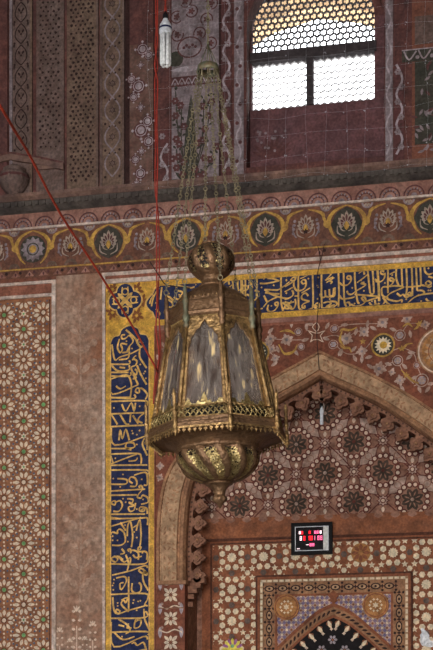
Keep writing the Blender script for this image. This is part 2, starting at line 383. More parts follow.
# window -------------------------------------------------------------
def window():
    yb = YW
    L_, R_ = W(251.5, 80, yb)[0], W(374.5, 80, yb)[0]
    zb = W(313, 105, yb)[1]; zt = W(313, 57.5, yb)[1]; z2 = W(313, 47.5, yb)[1]; ml, mr = W(306.5, 80, yb)[0], W(313, 80, yb)[0]
    sp = W(290, 25, yb)[1]; mid = (L_+R_)/2; rad = (R_-L_)/2
    fr = M()
    arc = [(mid-rad*math.cos(a), sp+rad*.95*math.sin(a)) for a in [PI*i/20 for i in range(21)]]
    o_ = .3
    # frame sheet around the openings
    lo = w_sill-.05
    for r in ((L_-o_, L_, lo, sp), (R_, R_+o_, lo, sp), (L_, R_, lo, zb)): fr.slab([(r[0], r[2]), (r[1], r[2]), (r[1], r[3]), (r[0], r[3])], yb, yb+.1, glare_grey)
    top = sp+rad+.4
    h = arc[:11]
    fr.slab([(L_-o_, sp), (L_-o_, top), (mid, top)]+h[::-1], yb, yb+.1, soot_red)
    fr.slab([(2*mid-p[0], p[1]) for p in [(L_-o_, sp), (L_-o_, top), (mid, top)]+h[::-1]], yb, yb+.1, soot_red)
    # faint painted bush under the window
    for q in range(9):
        a = PI/2+(q-4)*.28; c = W(272, 160, yb); fr.petal(c, a, .02, .22+.03*(q % 2), .02, yb-.004, paint_wine)
    for q in range(16): fr.disc(W(256+random.random()*30, 130+random.random()*22, yb), .015, yb-.004, paint_grey, n=6)
    win = fr.build('window_1'); struct(win)
    b = M(); b.box3((L_-.02, yb-.02, zt), (R_+.02, yb+.09, z2), jali_m); b.box3((ml, yb-.02, zb), (mr, yb+.09, zt), jali_m); b.build('window_bars', win)
    def inside(x, z, up):
        if up: return (z <= sp and L_ <= x <= R_) or (z > sp and ((x-mid)/rad)**2+((z-sp)/(rad*.95))**2 <= 1)
        return L_ <= x <= R_
    # upper fret: rosettes of six round a hexagon, thick strips
    g = M(); y = yb+.03; per = .058; rows = int((top-z2)/(per*.866))+1
    def bar(a, b_, w=.011):
        n = 4
        for i in range(n):
            p = (a[0]+(b_[0]-a[0])*i/n, a[1]+(b_[1]-a[1])*i/n); q = (a[0]+(b_[0]-a[0])*(i+1)/n, a[1]+(b_[1]-a[1])*(i+1)/n)
            mx_, mz_ = (p[0]+q[0])/2, (p[1]+q[1])/2
            if g.zr[0] <= mz_ <= g.zr[1] and inside(mx_, mz_, g.up) and g.xr[0] <= mx_ <= g.xr[1]:
                g.slab(_strip(p, q, w), y, y+.03, jali_m if g.up else jali_bloom)
    def _strip(p, q, w):
        dx, dz = q[0]-p[0], q[1]-p[1]; l = math.hypot(dx, dz); dx *= w/2/l; dz *= w/2/l
        return [(p[0]-dz, p[1]+dx), (p[0]+dz, p[1]-dx), (q[0]+dz, q[1]-dx), (q[0]-dz, q[1]+dx)]
    def fret(per, w, star=True):
        r = per/math.sqrt(3); j = 0; z = g.zr[0]-per
        while z < g.zr[1]+per:
            x = g.xr[0]-per+(per/2 if j % 2 else 0)
            while x < g.xr[1]+per:
                P = [(x+r*math.cos(PI/6+PI/3*k), z+r*math.sin(PI/6+PI/3*k)) for k in range(6)]
                for k in (0, 1, 2): bar(P[k], P[k+1], w)
                if star and (j+int(round(x/per))) % 1 == 0:
                    Q = [(x+r*.5*math.cos(PI/3*k), z+r*.5*math.sin(PI/3*k)) for k in range(6)]
                    for k in range(6):
                        if k % 2 == 0: bar(Q[k], ((P[k][0]+P[k-1][0])/2, (P[k][1]+P[k-1][1])/2), w*.8)
                x += per
            z += per*.866; j += 1
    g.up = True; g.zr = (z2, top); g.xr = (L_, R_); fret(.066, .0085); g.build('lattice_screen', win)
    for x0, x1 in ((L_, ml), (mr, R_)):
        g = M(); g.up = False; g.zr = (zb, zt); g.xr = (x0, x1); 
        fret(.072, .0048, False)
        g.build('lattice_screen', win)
window()
# outer porch wall beyond the lattice, its pointed opening letting the sky through
def porch():
    w = M(); y = 2.3
    ax, az = W(318, 19, y); zb = W(318, 135, y)[1]
    L2 = W(226, 60, y)[0]; R2 = 2*ax-L2; sl = W(250, 62, y)[1]
    zt = ZCEIL+.2
    half = [(L2-.1, zb), (L2, sl), ((L2+ax)/2, (sl+az)/2+.09), (ax, az)]
    p = [(L2-3, zb-1), (L2-3, zt), (ax, zt)]+half[::-1]+[(L2-.1, zb-1)]
    w.slab(p, y-.3, y, brick_sun); w.slab([(2*ax-q[0], q[1]) for q in p], y-.3, y, brick_sun)
    struct(w.build('wall_porch'))
porch()

# ------------------------------------------------------------------ cornice, friezes
def extr(profile, u0, u1, name, mt):              # profile list of (y,z)
    w = M(); n = len(profile)
    w.add([(u, p[0], p[1]) for u in (u0, u1) for p in profile], [[i, n+i, n+(i+1) % n, (i+1) % n] for i in range(n)]+[list(range(n))[::-1], [n+i for i in range(n)]], mt)
    return w
c = extr([(0.0, z_ledge+.05), (-.10, z_ledge+.03), (-.17, z_ledge), (-.17, z_rib1+.03), (-.13, z_rib1), (-.12, z_rib1), (0.0, z_rib1)], UL, UR, 'c', cornice_stone)
struct(c.build('trim_1'))
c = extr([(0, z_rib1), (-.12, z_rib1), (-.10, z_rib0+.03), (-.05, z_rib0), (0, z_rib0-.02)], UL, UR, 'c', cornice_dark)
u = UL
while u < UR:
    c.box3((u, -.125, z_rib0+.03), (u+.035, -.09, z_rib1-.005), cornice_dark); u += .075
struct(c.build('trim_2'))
def scallops():
    w = M(); w.slab([(UL, z_scal0-.02), (UR, z_scal0-.02), (UR, z_rib0-.01), (UL, z_rib0-.01)], -.02, 0, frieze_pink)
    u = UL+.05; w.box = (UL, UR, z_scal0, z_scal1)
    while u < UR:
        c = (u, z_scal0+.005)
        for r, mt in ((.105, paint_wine), (.09, frieze_pink), (.07, paint_wine), (.055, frieze_pink), (.03, paint_grey)): w.disc(c, r, -.022-(.11-r)*.01, mt, n=18)
        for k in range(7): w.petal(c, PI*(k+.5)/7, .058, .085, .008, -.0235, paint_grey)
        u += .235
    w.box = None; w.slab([(UL, z_fr1-.002), (UR, z_fr1-.002), (UR, z_scal0), (UL, z_scal0)], -.035, 0, line_white)
    struct(w.build('trim_3'))
scallops()
def frieze():
    w = M(); y = -.012
    w.slab([(UL, z_fr0), (UR, z_fr0), (UR, z_fr1), (UL, z_fr1)], y, 0, frieze_red)
    w.box = (UL, UR, z_fr0, z_fr1)
    zc = (z_fr0+z_fr1)/2-.005; u0 = UX(109); per = (UX(430)-UX(109))/4
    def palmette(c, s, rich):
        for k in range(9):
            a = PI/2+(k-4)*.42; w.petal(c, a, .02*s, (.115-.012*abs(k-4))*s, .017*s, y-.006, frieze_grey)
            w.petal(c, a, .03*s, (.09-.012*abs(k-4))*s, .009*s, y-.007, frieze_red if not rich else paint_wine)
        for sg in (-1, 1):
            w.ribbon([(c[0]+sg*.015*s, c[1]-.09*s), (c[0]+sg*.07*s, c[1]-.06*s), (c[0]+sg*.075*s, c[1]+.0*s)], .014*s, y-.0065, frieze_grey, taper=True)
            w.ribbon([(c[0]+sg*.01*s, c[1]-.05*s), (c[0]+sg*.045*s, c[1]-.03*s), (c[0]+sg*.05*s, c[1]+.04*s)], .012*s, y-.0075, frieze_grey, taper=True)
        w.petal(c, PI/2, -.045*s, .03*s, .02*s, y-.009, frieze_yellow); w.disc((c[0], c[1]-.01), .022*s, y-.0095, frieze_yellow, n=8)
    k = -2
    while u0+k*per < UR+per:
        cx = u0+k*per; c = (cx, zc)
        # cartouche
        if k == -1:
            w.disc(c, .14, y-.002, paint_green, n=20); w.star(c, 12, .13, .10, y-.003, paint_grey); w.disc(c, .085, y-.004, paint_grey, n=14); w.ring(c, .06, .012, y-.005, paint_green); w.disc(c, .04, y-.006, frieze_yellow)
        else:
            w.poly([(cx+.155*math.cos(t)*(1-.12*abs(math.sin(3*t))), zc+.01+.165*math.sin(t)*(1-.10*abs(math.cos(3*t)))) for t in [2*PI*i/36 for i in range(36)]], y-.002, paint_green)
            palmette((cx, zc-.005), 1.22, True)
        for sg in (-1, 1):
            P = [(cx, zc+.19), (cx+sg*.07, zc+.165), (cx+sg*.13, zc+.13), (cx+sg*.175, zc+.06), (cx+sg*.165, zc-.02), (cx+sg*.13, zc-.10), (cx+sg*.08, zc-.15)]
            w.ribbon(P, .042, y-.004, frieze_yellow, taper=True)
            w.ribbon([(cx+sg*.17, zc+.03), (cx+sg*.22, zc+.06), (cx+sg*.235, zc+.12), (cx+sg*.30, zc+.155), (cx+sg*.38, zc+.175)], .034, y-.0045, frieze_yellow, taper=True)
            w.ribbon([(cx+sg*.17, zc-.02), (cx+sg*.21, zc+.01), (cx+sg*.21, zc+.08)], .04, y-.0047, frieze_yellow, taper=True)
        # red-ground palmette between
        d = (cx+per/2, zc)
        w.ring(d, .13, .014, y-.003, paint_grey, n=12, a0=-PI*.25, a1=PI*.1); w.ring(d, .13, .014, y-.003, paint_grey, n=12, a0=PI*.9, a1=PI*1.25)
        for sg in (-1, 1):
            for q in range(4): w.disc((d[0]+sg*(.125-.005*q), zc-.05+.04*q), .016, y-.0035, paint_grey, n=7)
        palmette(d, 1.15, False)
        w.star((d[0], zc-.04), 5, .03, .016, y-.010, spot_dark)
        # upper and lower grey half-blooms
        for x, zz, sg in ((cx+per/4, z_fr1, -1), (cx-per/4, z_fr1, -1), (cx+per/4, z_fr0, 1), (cx-per/4, z_fr0, 1)):
            w.disc((x, zz), .06, y-.002, paint_grey if sg < 0 else strip_tan, n=14); w.disc((x, zz), .04, y-.003, frieze_red, n=12)
            for q in range(3): w.petal((x, zz), (-PI/2 if sg < 0 else PI/2)+(q-1)*.7, .01, .05, .01, y-.004, frieze_grey if sg < 0 else strip_tan)
        w.disc((d[0], z_fr0), .07, y-.002, strip_tan, n=14); w.disc((d[0], z_fr0), .035, y-.003, frieze_red, n=12)
        k += 1
    struct(w.build('trim_4'))
    w = M(); w.slab([(UL, z_ch0), (UR, z_ch0), (UR, z_fr0), (UL, z_fr0)], -.006, 0, frieze_red)
    w.slab([(UL, z_fr0-.014), (UR, z_fr0-.014), (UR, z_fr0), (UL, z_fr0)], -.016, 0, frieze_yellow)
    u = UL; w.box = (UL, UR, z_ch0, z_fr0); zm = (z_ch0+z_fr0)/2-.005
    while u < UR:
        w.poly([(u, zm-.03), (u+.05, zm+.025), (u+.1, zm-.03)], -.009, frieze_pink); w.disc((u+.1, zm+.01), .018, -.009, spot_dark if int(u*10) % 2 else paint_wine, n=6); w.petal((u+.05, zm-.03), PI/2, 0, .04, .01, -.010, paint_wine); u += .15
    w.box = None; struct(w.build('trim_5'))
    # white - red - white stone lines over the inscription, returning down its left side
    w = M(); t = z_b1; a = ZA(260); b = ZA(263.5); c2 = ZA(267)
    ul = UX(103.2); ue = UR
    w.slab([(ul, b), (ue, b), (ue, a), (ul, a)], -.03, 0, line_white)
    w.slab([(ul+.03, c2), (ue, c2), (ue, b), (ul+.03, b)], -.02, 0, line_red)
    w.slab([(ul+.03, t), (ue, t), (ue, c2), (ul+.03, c2)], -.03, 0, line_white)
    w.slab([(ul, ZBOT), (u_b0, ZBOT), (u_b0, b), (ul, b)], -.03, 0, line_white)
    w.slab([(u_b1, ZBOT), (u_b1+.012, ZBOT), (u_b1+.012, z_b0), (u_b1, z_b0)], -.02, 0, line_red)
    w.slab([(u_b1, z_b0-.045), (ue, z_b0-.045), (ue, z_b0), (u_b1, z_b0)], -.018, 0, frieze_pink)
    w.slab([(u_b1, z_b0-.07), (ue, z_b0-.07), (ue, z_b0-.045), (u_b1, z_b0-.045)], -.01, 0, line_red)
    struct(w.build('trim_6'))
    w = M(); ua, ub = UX(52.5), UX(56.5); z1 = W(30, 282.5)[1]; z2 = W(30, 295.5)[1]
    w.slab([(ua, ZBOT), (ub, ZBOT), (ub, z1), (ua, z1)], -.03, 0, line_white)
    w.slab([(UL, z1-.03), (ua, z1-.03), (ua, z1), (UL, z1)], -.03, 0, line_white)
    w.slab([(UL, z2), (ua, z2), (ua, z1-.03), (UL, z1-.03)], -.012, 0, line_red)
    w.slab([(UL, z2-.03), (ua, z2-.03), (ua, z2), (UL, z2)], -.03, 0, line_white)
    struct(w.build('trim_7'))
frieze()

# ------------------------------------------------------------------ inscription bands
def tr(o, s, txt): 
    out = []
    for seg in txt.split(';'):
        seg = seg.strip()
        if seg: out.append([W(o[0]+float(a)/s, o[1]+float(b)/s) for a, b in (q.split(',') for q in seg.split())])
    return out
def inscription(parent, crops, name, box, w=.0168):
    m = M(); m.box = None; y = -.020
    for (o, s, strokes, dots) in crops:
        for P in tr(o, s, strokes):
            m.ribbon(P, w, y, gold_letter, sm=4 if len(P) > 2 else 1, pen=.7)
        for P in tr(o, s, dots):
            for q in P: m.star(q, 4, w*.62, w*.45, y-.001, gold_letter, rot=.3)
    # keep letters inside the field
    for v in m.v: v.x = min(max(v.x, box[0]), box[1]); v.z = min(max(v.z, box[2]), box[3])
    return m.build(name, parent)
H = [((240, 265), 8.66, "358,92 358,250 360,330 375,400 392,420;175,165 235,165 330,145 345,138;240,120 290,124 335,142;230,218 300,222 345,215 433,150;220,245 300,255 345,255;215,215 260,250 330,280;205,370 250,320 320,285 330,280;210,270 240,330;250,350 240,385 260,410 300,400 330,360 330,330 305,335 315,355 335,350;330,280 400,295 433,290;375,400 400,350 433,340;370,330 433,375;50,120 50,330;80,130 110,200 90,240;60,260 100,280 80,310;130,225 170,240;10,180 60,190;12,120 15,300;30,230 70,215 75,180;90,300 130,310 150,280;150,120 150,330;100,370 150,390 200,380", "295,182 405,105 405,140 405,250 275,360 190,200 210,125"),
 ((285, 262), 8.66, "118,105 120,370 135,415 170,425 225,410 245,370 242,110;318,90 320,360 335,405 433,400;95,145 80,138 60,150 55,165 85,165 95,145 100,130;0,220 60,185 100,150;0,265 70,225;80,165 80,215 110,255 165,240 185,200 180,165 160,160 145,175 160,195 180,185;135,150 200,110;65,250 75,280 60,305 20,325 0,325;0,350 40,360 60,340;80,350 30,370 60,400 20,410 0,400;90,325 95,370 75,410 40,405;85,300 125,300;145,275 220,230;205,300 180,275 150,295 150,325 190,340 215,345;215,345 160,370 150,395 175,405 170,380;245,370 260,400 290,410 300,380 285,360 265,375 280,395;350,165 400,115 405,95;360,185 385,170 410,180 395,195;350,165 420,135;305,280 320,310 350,305 350,250;350,300 385,305 385,240;385,305 415,300 425,230;335,360 380,350 400,370 360,390 420,400;345,405 433,375", "285,325 390,327 290,140 285,210 15,130 15,160 15,275 205,150 290,225"),
 ((330, 258), 8.66, "75,118 80,300 75,428;120,115 125,360 140,420 150,432 175,420 165,390 140,395;215,110 220,230 240,380 260,395;160,125 195,115;185,180 175,163 155,163 150,180 170,190 185,180 180,210 150,240 110,240 85,220;235,220 290,180 325,150;250,140 290,115 300,150;328,105 340,230 350,310;370,100 378,220 380,310 350,315;410,95 420,250 425,380;300,215 270,225 310,235 290,255 230,290 190,320 160,315 150,290;85,330 110,360 190,350 215,340;215,320 260,325 330,330 425,340;425,345 330,375 300,380 275,350 300,345 310,375 280,410 220,425 185,405;340,390 370,420 400,400;390,190 433,215;0,380 50,385 60,410 20,435 0,432;0,200 40,175;0,330 40,335 45,260;415,400 433,405", "195,265 215,400 365,380 295,290 270,200 8,150"),
 ((375, 255), 7.466, "20,100 30,230 35,350;98,98 98,290;160,110 160,180 180,240;200,100 205,240;235,95 240,245 230,310;275,90 280,230 280,310;308,90 315,270;340,85 345,235;70,130 50,120 45,140 65,150 75,140 70,180 40,205 5,200;110,150 150,130;140,185 115,175 115,195 140,200 145,185 130,220 100,240 60,245 50,270 60,310 100,325;110,240 160,235 215,245 170,265 110,295 90,330 160,350 200,340 200,360;165,290 190,310 210,300 235,320 260,310 270,290 255,285 245,300 275,310;70,330 100,370 160,385 215,375;230,245 300,240 345,235;240,375 270,340 330,305 433,290;315,270 350,270 370,285 350,305;300,320 330,300;350,230 390,235 420,220 400,200 380,215 400,245 425,235;370,95 375,130 400,150 433,140;400,165 433,175;380,330 400,350 433,355;0,340 10,375 50,380 75,350 60,320", "75,215 235,335 345,350 400,105 400,270 415,270 130,155"),
 ((145, 270), 8.66, "60,320 75,250 105,190 128,165;150,155 138,262;45,300 55,260 80,220;190,325 235,325 242,290 205,262;205,150 260,130 330,150 400,160 433,150;290,185 330,200 300,240;260,120 280,160;180,230 215,240 250,270;185,370 220,360;100,340 130,380 120,410;255,240 290,260 320,230;300,290 360,240 430,230;340,330 400,300 433,310;360,160 360,400;400,200 405,380;340,400 400,410 433,380", "100,290 115,290 210,210 300,220 385,270 330,380")]
V = [((100, 320), 7.217, "185,110 160,115 165,140 190,135 215,115 238,140 240,165 215,195 195,240;190,75 215,95 260,140 275,175 300,205;290,135 275,150 280,180 305,200 310,170 290,160;90,180 110,290 150,270 230,245 295,210;145,140 130,200 150,240 165,215 155,175 200,180;165,240 210,230 215,195;215,230 205,280 140,290;80,322 210,322 215,295;80,320 130,370 210,365 215,330;80,382 210,382;80,408 215,408 225,380;145,345 185,350;290,215 290,270 320,320 340,350;265,260 245,280 270,300 260,330 230,345 240,380 265,400 270,370 255,360;270,330 300,400 340,470;240,395 265,420 240,430;80,440 95,540 280,470;80,430 190,400 225,440 230,500 220,577;120,480 150,500 190,480;290,500 270,495 260,520 285,530 290,500 310,500 345,540 330,577;80,565 220,562;280,470 250,410", "195,157 295,325 235,210 320,390 335,425 330,375 240,290 130,490"),
 ((100, 395), 7.217, "80,20 230,30 260,20 250,0;80,50 320,45 345,70 330,110;160,70 190,120 230,60 250,120 260,60;80,140 330,130;85,145 130,215;150,145 190,210 215,215;225,135 220,200;240,150 280,210;330,130 290,160 280,190 310,205;80,232 330,220;85,240 110,365 330,300;140,330 150,255 165,320 190,250 215,330;80,390 240,385 245,350 200,350 190,380 230,400;325,315 310,360 345,440;340,320 345,400;80,430 270,425 300,450 300,500;85,500 200,455 270,430;80,440 100,500;210,480 260,475 275,455;80,510 345,508;80,545 340,545 345,577", "105,97 290,85 235,262 270,290 240,280 290,260 270,360 115,460"),
 ((100, 470), 7.217, "250,40 330,20 345,60 343,110 320,110;80,105 180,105 200,90 190,70 130,65;220,120 260,120 270,90 255,60 225,55 215,80 240,100;80,155 330,140;80,185 270,182;295,130 285,120 300,115 310,140 280,180 275,200 300,205 310,185 345,200 350,235 300,250;120,235 105,225 85,240 110,255 120,235 150,225 165,260 140,300 100,300;200,210 240,215 235,240 210,235;215,240 250,260 210,270 220,300 250,290 260,240;300,290 325,280 320,300 290,295 295,270 340,280 345,320;80,322 330,320;80,355 290,350 345,350 345,400;80,410 180,380 300,345;80,345 150,355;200,480 205,400 225,380 240,480 230,560;265,440 290,360 300,480 290,560;80,470 95,450 130,460 130,440 150,430 180,460 185,520 150,545 90,545;150,380 190,440;240,420 270,400;160,570 180,600 150,610;80,640 130,625 170,650;215,590 205,575 225,575 225,600 240,580 280,600 280,650;290,580 300,560 280,560 285,590 330,590 345,610 340,650", "100,65 170,35 305,70 150,125 170,210 190,235 315,215 130,510 270,285 95,480 95,510 270,490 205,520 310,600 185,400 250,450"),
 ((100, 555), 6.85, "100,10 80,30 110,50 125,25 100,10;80,62 310,62 325,0;85,140 210,110 310,75 330,90;180,0 200,60 190,110;130,10 170,50 210,20 210,60;230,0 250,20 290,10;325,125 290,95 270,110 320,140 325,125 300,120 300,180 335,245;200,150 200,380;115,160 170,150 185,180 150,240 140,200 165,190;80,272 310,265 330,300 310,340 330,350;225,195 220,240 245,262 280,250 285,210 270,190;90,290 110,400 200,380 310,350;150,310 190,295 180,330 165,310 150,340 200,390;135,380 115,375 115,395 135,400 140,380;80,435 310,430 320,390 300,400;305,370 310,440 340,510;80,460 100,630 300,560 330,580;80,530 320,525 330,550;100,530 160,580 240,560;130,440 190,480 210,520 180,540;200,470 190,500 220,500;285,450 250,440 240,500 275,490 285,450 260,450 240,470;130,480 170,490;220,610 240,600 260,620 300,600 320,650", "100,170 97,195 95,240 125,330 125,350 235,310 230,330 265,320 280,315 155,560 255,380 90,210")]
def bands():
    t = empty('inscription_band', (u_b1, 0, z_b0), 'horizontal blue inscription band with gold lettering running above the pointed arch', 'inscription')
    b = M(); b.slab([(u_b0, z_b0), (UR, z_b0), (UR, z_b1), (u_b0, z_b1)], -.012, 0, gold); 
    # brown arabesques in the corner square and round the cartouche end
    for cx, cy in ((113, 290), (137, 290), (113, 313), (137, 316), (142, 302)):
        c0 = W(cx, cy)
        for k in range(8): b.petal(c0, PI/8+PI/4*k, .01, .085 if k % 2 else .06, .016, -.0135, gold_dark)
        b.ring(c0, .035, .007, -.014, gold_dark, n=10)
    b.build('border', t)
    f = M(); zc = (z_blue0+z_blue1)/2; h = (z_blue1-z_blue0)/2; ux = UX(160)
    # cartouche end: lobed outline
    end = [(ux, z_blue1), (ux-.05, z_blue1-.02), (ux-.075, zc+h*.55), (ux-.10, zc+h*.45), (ux-.135, zc+h*.2), (ux-.145, zc), (ux-.135, zc-h*.2), (ux-.10, zc-h*.45), (ux-.075, zc-h*.55), (ux-.05, z_blue0+.02), (ux, z_blue0)]
    e = cr(end, 3)
    f.poly(e+[(UR, z_blue0), (UR, z_blue1)], -.014, blue); f.ribbon(e, .018, -.015, gold_letter, sm=1); f.build('field', t)
    hs = [list(x) for x in H]
    inscription(t, hs, 'lettering', (ux-.12, UR, z_blue0+.004, z_blue1-.004))
    # right of the photo the text simply runs on
    m2 = [((o[0]+147, o[1]-10), s, a, d) for (o, s, a, d) in (H[1], H[2])]
    m3 = [((o[0]-135, o[1]+10), s, a, d) for (o, s, a, d) in (H[2],)]
    inscription(t, m3, 'lettering', (UX(196), UX(244), z_blue0+.004, z_blue1-.004))
    m2 += [((o[0]+d_, o[1]-e_), s, a, d) for (o, s, a, d), d_, e_ in ((H[3], 145, 10), (H[0], 337, 23))]
    inscription(t, m2, 'lettering', (UX(434), UR, z_blue0+.004, z_blue1-.004))
    # quatrefoil corner roundel
    q = M(); c0 = W(125.5, 301); r = .085
    qr = lambda a: (lambda b: .085*math.cos(b)+math.sqrt(.0085-.007225*math.sin(b)**2))((a+PI/4) % (PI/2)-PI/4)
    lobes = [(c0[0]+qr(a)*math.cos(a), c0[1]+qr(a)*math.sin(a)) for a in [2*PI*i/64 for i in range(64)]]
    q.poly(lobes, -.015, blue); q.ribbon(lobes, .016, -.016, gold_letter, sm=1, closed=True)
    for k in range(4):
        a = PI/2*k; q.ring((c0[0]+.09*math.cos(a), c0[1]+.09*math.sin(a)), .032, .014, -.017, gold_letter, n=10); q.petal(c0, a+PI/4, .02, .11, .02, -.017, gold_letter)
        for sg in (-1, 1): q.ribbon([(c0[0]+.02*math.cos(a), c0[1]+.02*math.sin(a)), (c0[0]+.07*math.cos(a+sg*.5), c0[1]+.07*math.sin(a+sg*.5)), (c0[0]+.14*math.cos(a+sg*.2), c0[1]+.14*math.sin(a+sg*.2))], .011, -.0175, gold_letter)
    q.disc(c0, .03, -.018, gold_letter); q.build('corner_roundel', t)
    # vertical
    t = empty('inscription_band', ((u_b0+u_b1)/2, 0, ZBOT), 'vertical blue inscription band with gold lettering beside the arch, left of the lantern', 'inscription')
    b = M(); b.slab([(u_b0, ZBOT), (u_b1, ZBOT), (u_b1, z_b0), (u_b0, z_b0)], -.0115, 0, gold)
    b.build('border', t)
    f = M(); zt = W(130, 326)[1]; um = (u_bl0+u_bl1)/2; hw = (u_bl1-u_bl0)/2
    top = [(u_bl0, zt-.20), (u_bl0, zt-.16), (um-hw*.85, zt-.105), (um-hw*.55, zt-.09), (um-hw*.45, zt-.04), (um-hw*.2, zt-.008), (um, zt), (um+hw*.2, zt-.008), (um+hw*.45, zt-.04), (um+hw*.55, zt-.09), (um+hw*.85, zt-.105), (u_bl1, zt-.16), (u_bl1, zt-.20)]
    e = cr(top, 3); f.poly([(u_bl0, ZBOT)]+e+[(u_bl1, ZBOT)], -.014, blue); f.ribbon([(u_bl0, ZBOT)]+e+[(u_bl1, ZBOT)], .012, -.015, gold_letter, sm=1); f.build('field', t)
    inscription(t, V, 'lettering', (u_bl0+.005, u_bl1-.005, ZBOT, zt-.01))
    ext = [((o[0], o[1]+177), s, a, d) for (o, s, a, d) in (V[2],)]
    inscription(t, ext, 'lettering', (u_bl0+.005, u_bl1-.005, ZBOT, W(130, 648)[1]))
bands()

# ------------------------------------------------------------------ left star panel, pink plant panel
def star_panel():
    w = M(); u0, u1 = UL, UX(52.5); z1 = W(30, 298)[1]
    w.slab([(u0, ZBOT), (u1, ZBOT), (u1, z1), (u0, z1)], -.006, 0, panel_red)
    ub = UX(49.3); w.rect(ub, ub+.012, ZBOT, z1-.03, -.009, inlay_edge)
    w.box = (u0, ub, ZBOT, z1-.04)
    cx, cz = W(24, 360); du = .213; dz = .3150
    for i in range(-9, 3):
        for j in range(-20, 4):
            c = (cx+i*du, cz+j*dz+(dz/2 if i % 2 else 0))
            if c[0] < UX(-60): continue
            for k in range(10):
                a = 2*PI*k/10+.3*(i % 2); w.petal(c, a, .044, .110, .0185, -.009, panel_white); w.disc((c[0]+.138*math.cos(a), c[1]+.138*math.sin(a)), .012, -.0095, panel_white, n=5)
                w.disc((c[0]+.125*math.cos(a+PI/10), c[1]+.125*math.sin(a+PI/10)), .0115, -.010, tile_blue, n=6)
            w.ring(c, .03, .008, -.0095, inlay_edge, n=10)
            w.disc(c, .022, -.010, tile_green if (i*3+j) % 4 else panel_white, n=8)
            if i % 2 == 0: w.star((c[0], c[1]+dz/2), 6, .04, .02, -.0105, panel_white); w.disc((c[0], c[1]+dz/2), .012, -.011, tile_green, n=6)
            for sx in (-1, 1):
                w.disc((c[0]+sx*du/2, c[1]), .013, -.0105, panel_white, n=6)
    o = w.build('star_inlay_panel'); tag(o, 'tall red stone panel of white star rosettes with green dots at far left', 'wall panel')
    w = M(); u0, u1 = UX(56.5), UX(103.2); z1 = ZA(259)
    w.slab([(u0, ZBOT), (u1, ZBOT), (u1, z1), (u0, z1)], -.008, 0, plaster_pink)
    um = (u0+u1)/2
    # ghost of a tall painted stem
    faint = mat('ghost_plant_paint', (146, 116, 102), wear=(134, 96, 80), amt=.5, scale=12)
    w.ribbon([W(80, 620), W(81, 540), W(79, 460), W(81, 390), W(80, 300)], .02, -.0095, faint)
    for k in range(15):
        y0 = 305+k*19.5
        for sg in (-1, 1):
            c0 = W(80, y0+12); w.petal(c0, PI/2-sg*.75, .02, .17, .035, -.0095, faint)
            w.disc(W(80+sg*14, y0-1), .04, -.0098, faint, n=9)
    for x, y0, s in ((77, 612, 1.0), (60, 632, .75), (93, 626, .8), (85, 640, .6), (70, 642, .6)):
        c0 = W(x, 662); w.ribbon([c0, W(x, y0+14)], .01, -.010, tymp_bead, sm=1)
        for k in range(5):
            cc = W(x, y0+k*9*s)
            for sg in (-1, 1): w.petal(cc, PI/2-sg*1.35, .012, .055*s, .016*s, -.011, tymp_bead)
        c1 = W(x, y0)
        for a in (-.5, 0, .5): w.petal(c1, PI/2+a, 0, .07*s, .01, -.011, tymp_bead)
    o = w.build('flower_mural'); tag(o, 'tall faded pink plaster panel with ghostly painted flowers, left of vertical inscription', 'wall panel')
star_panel()

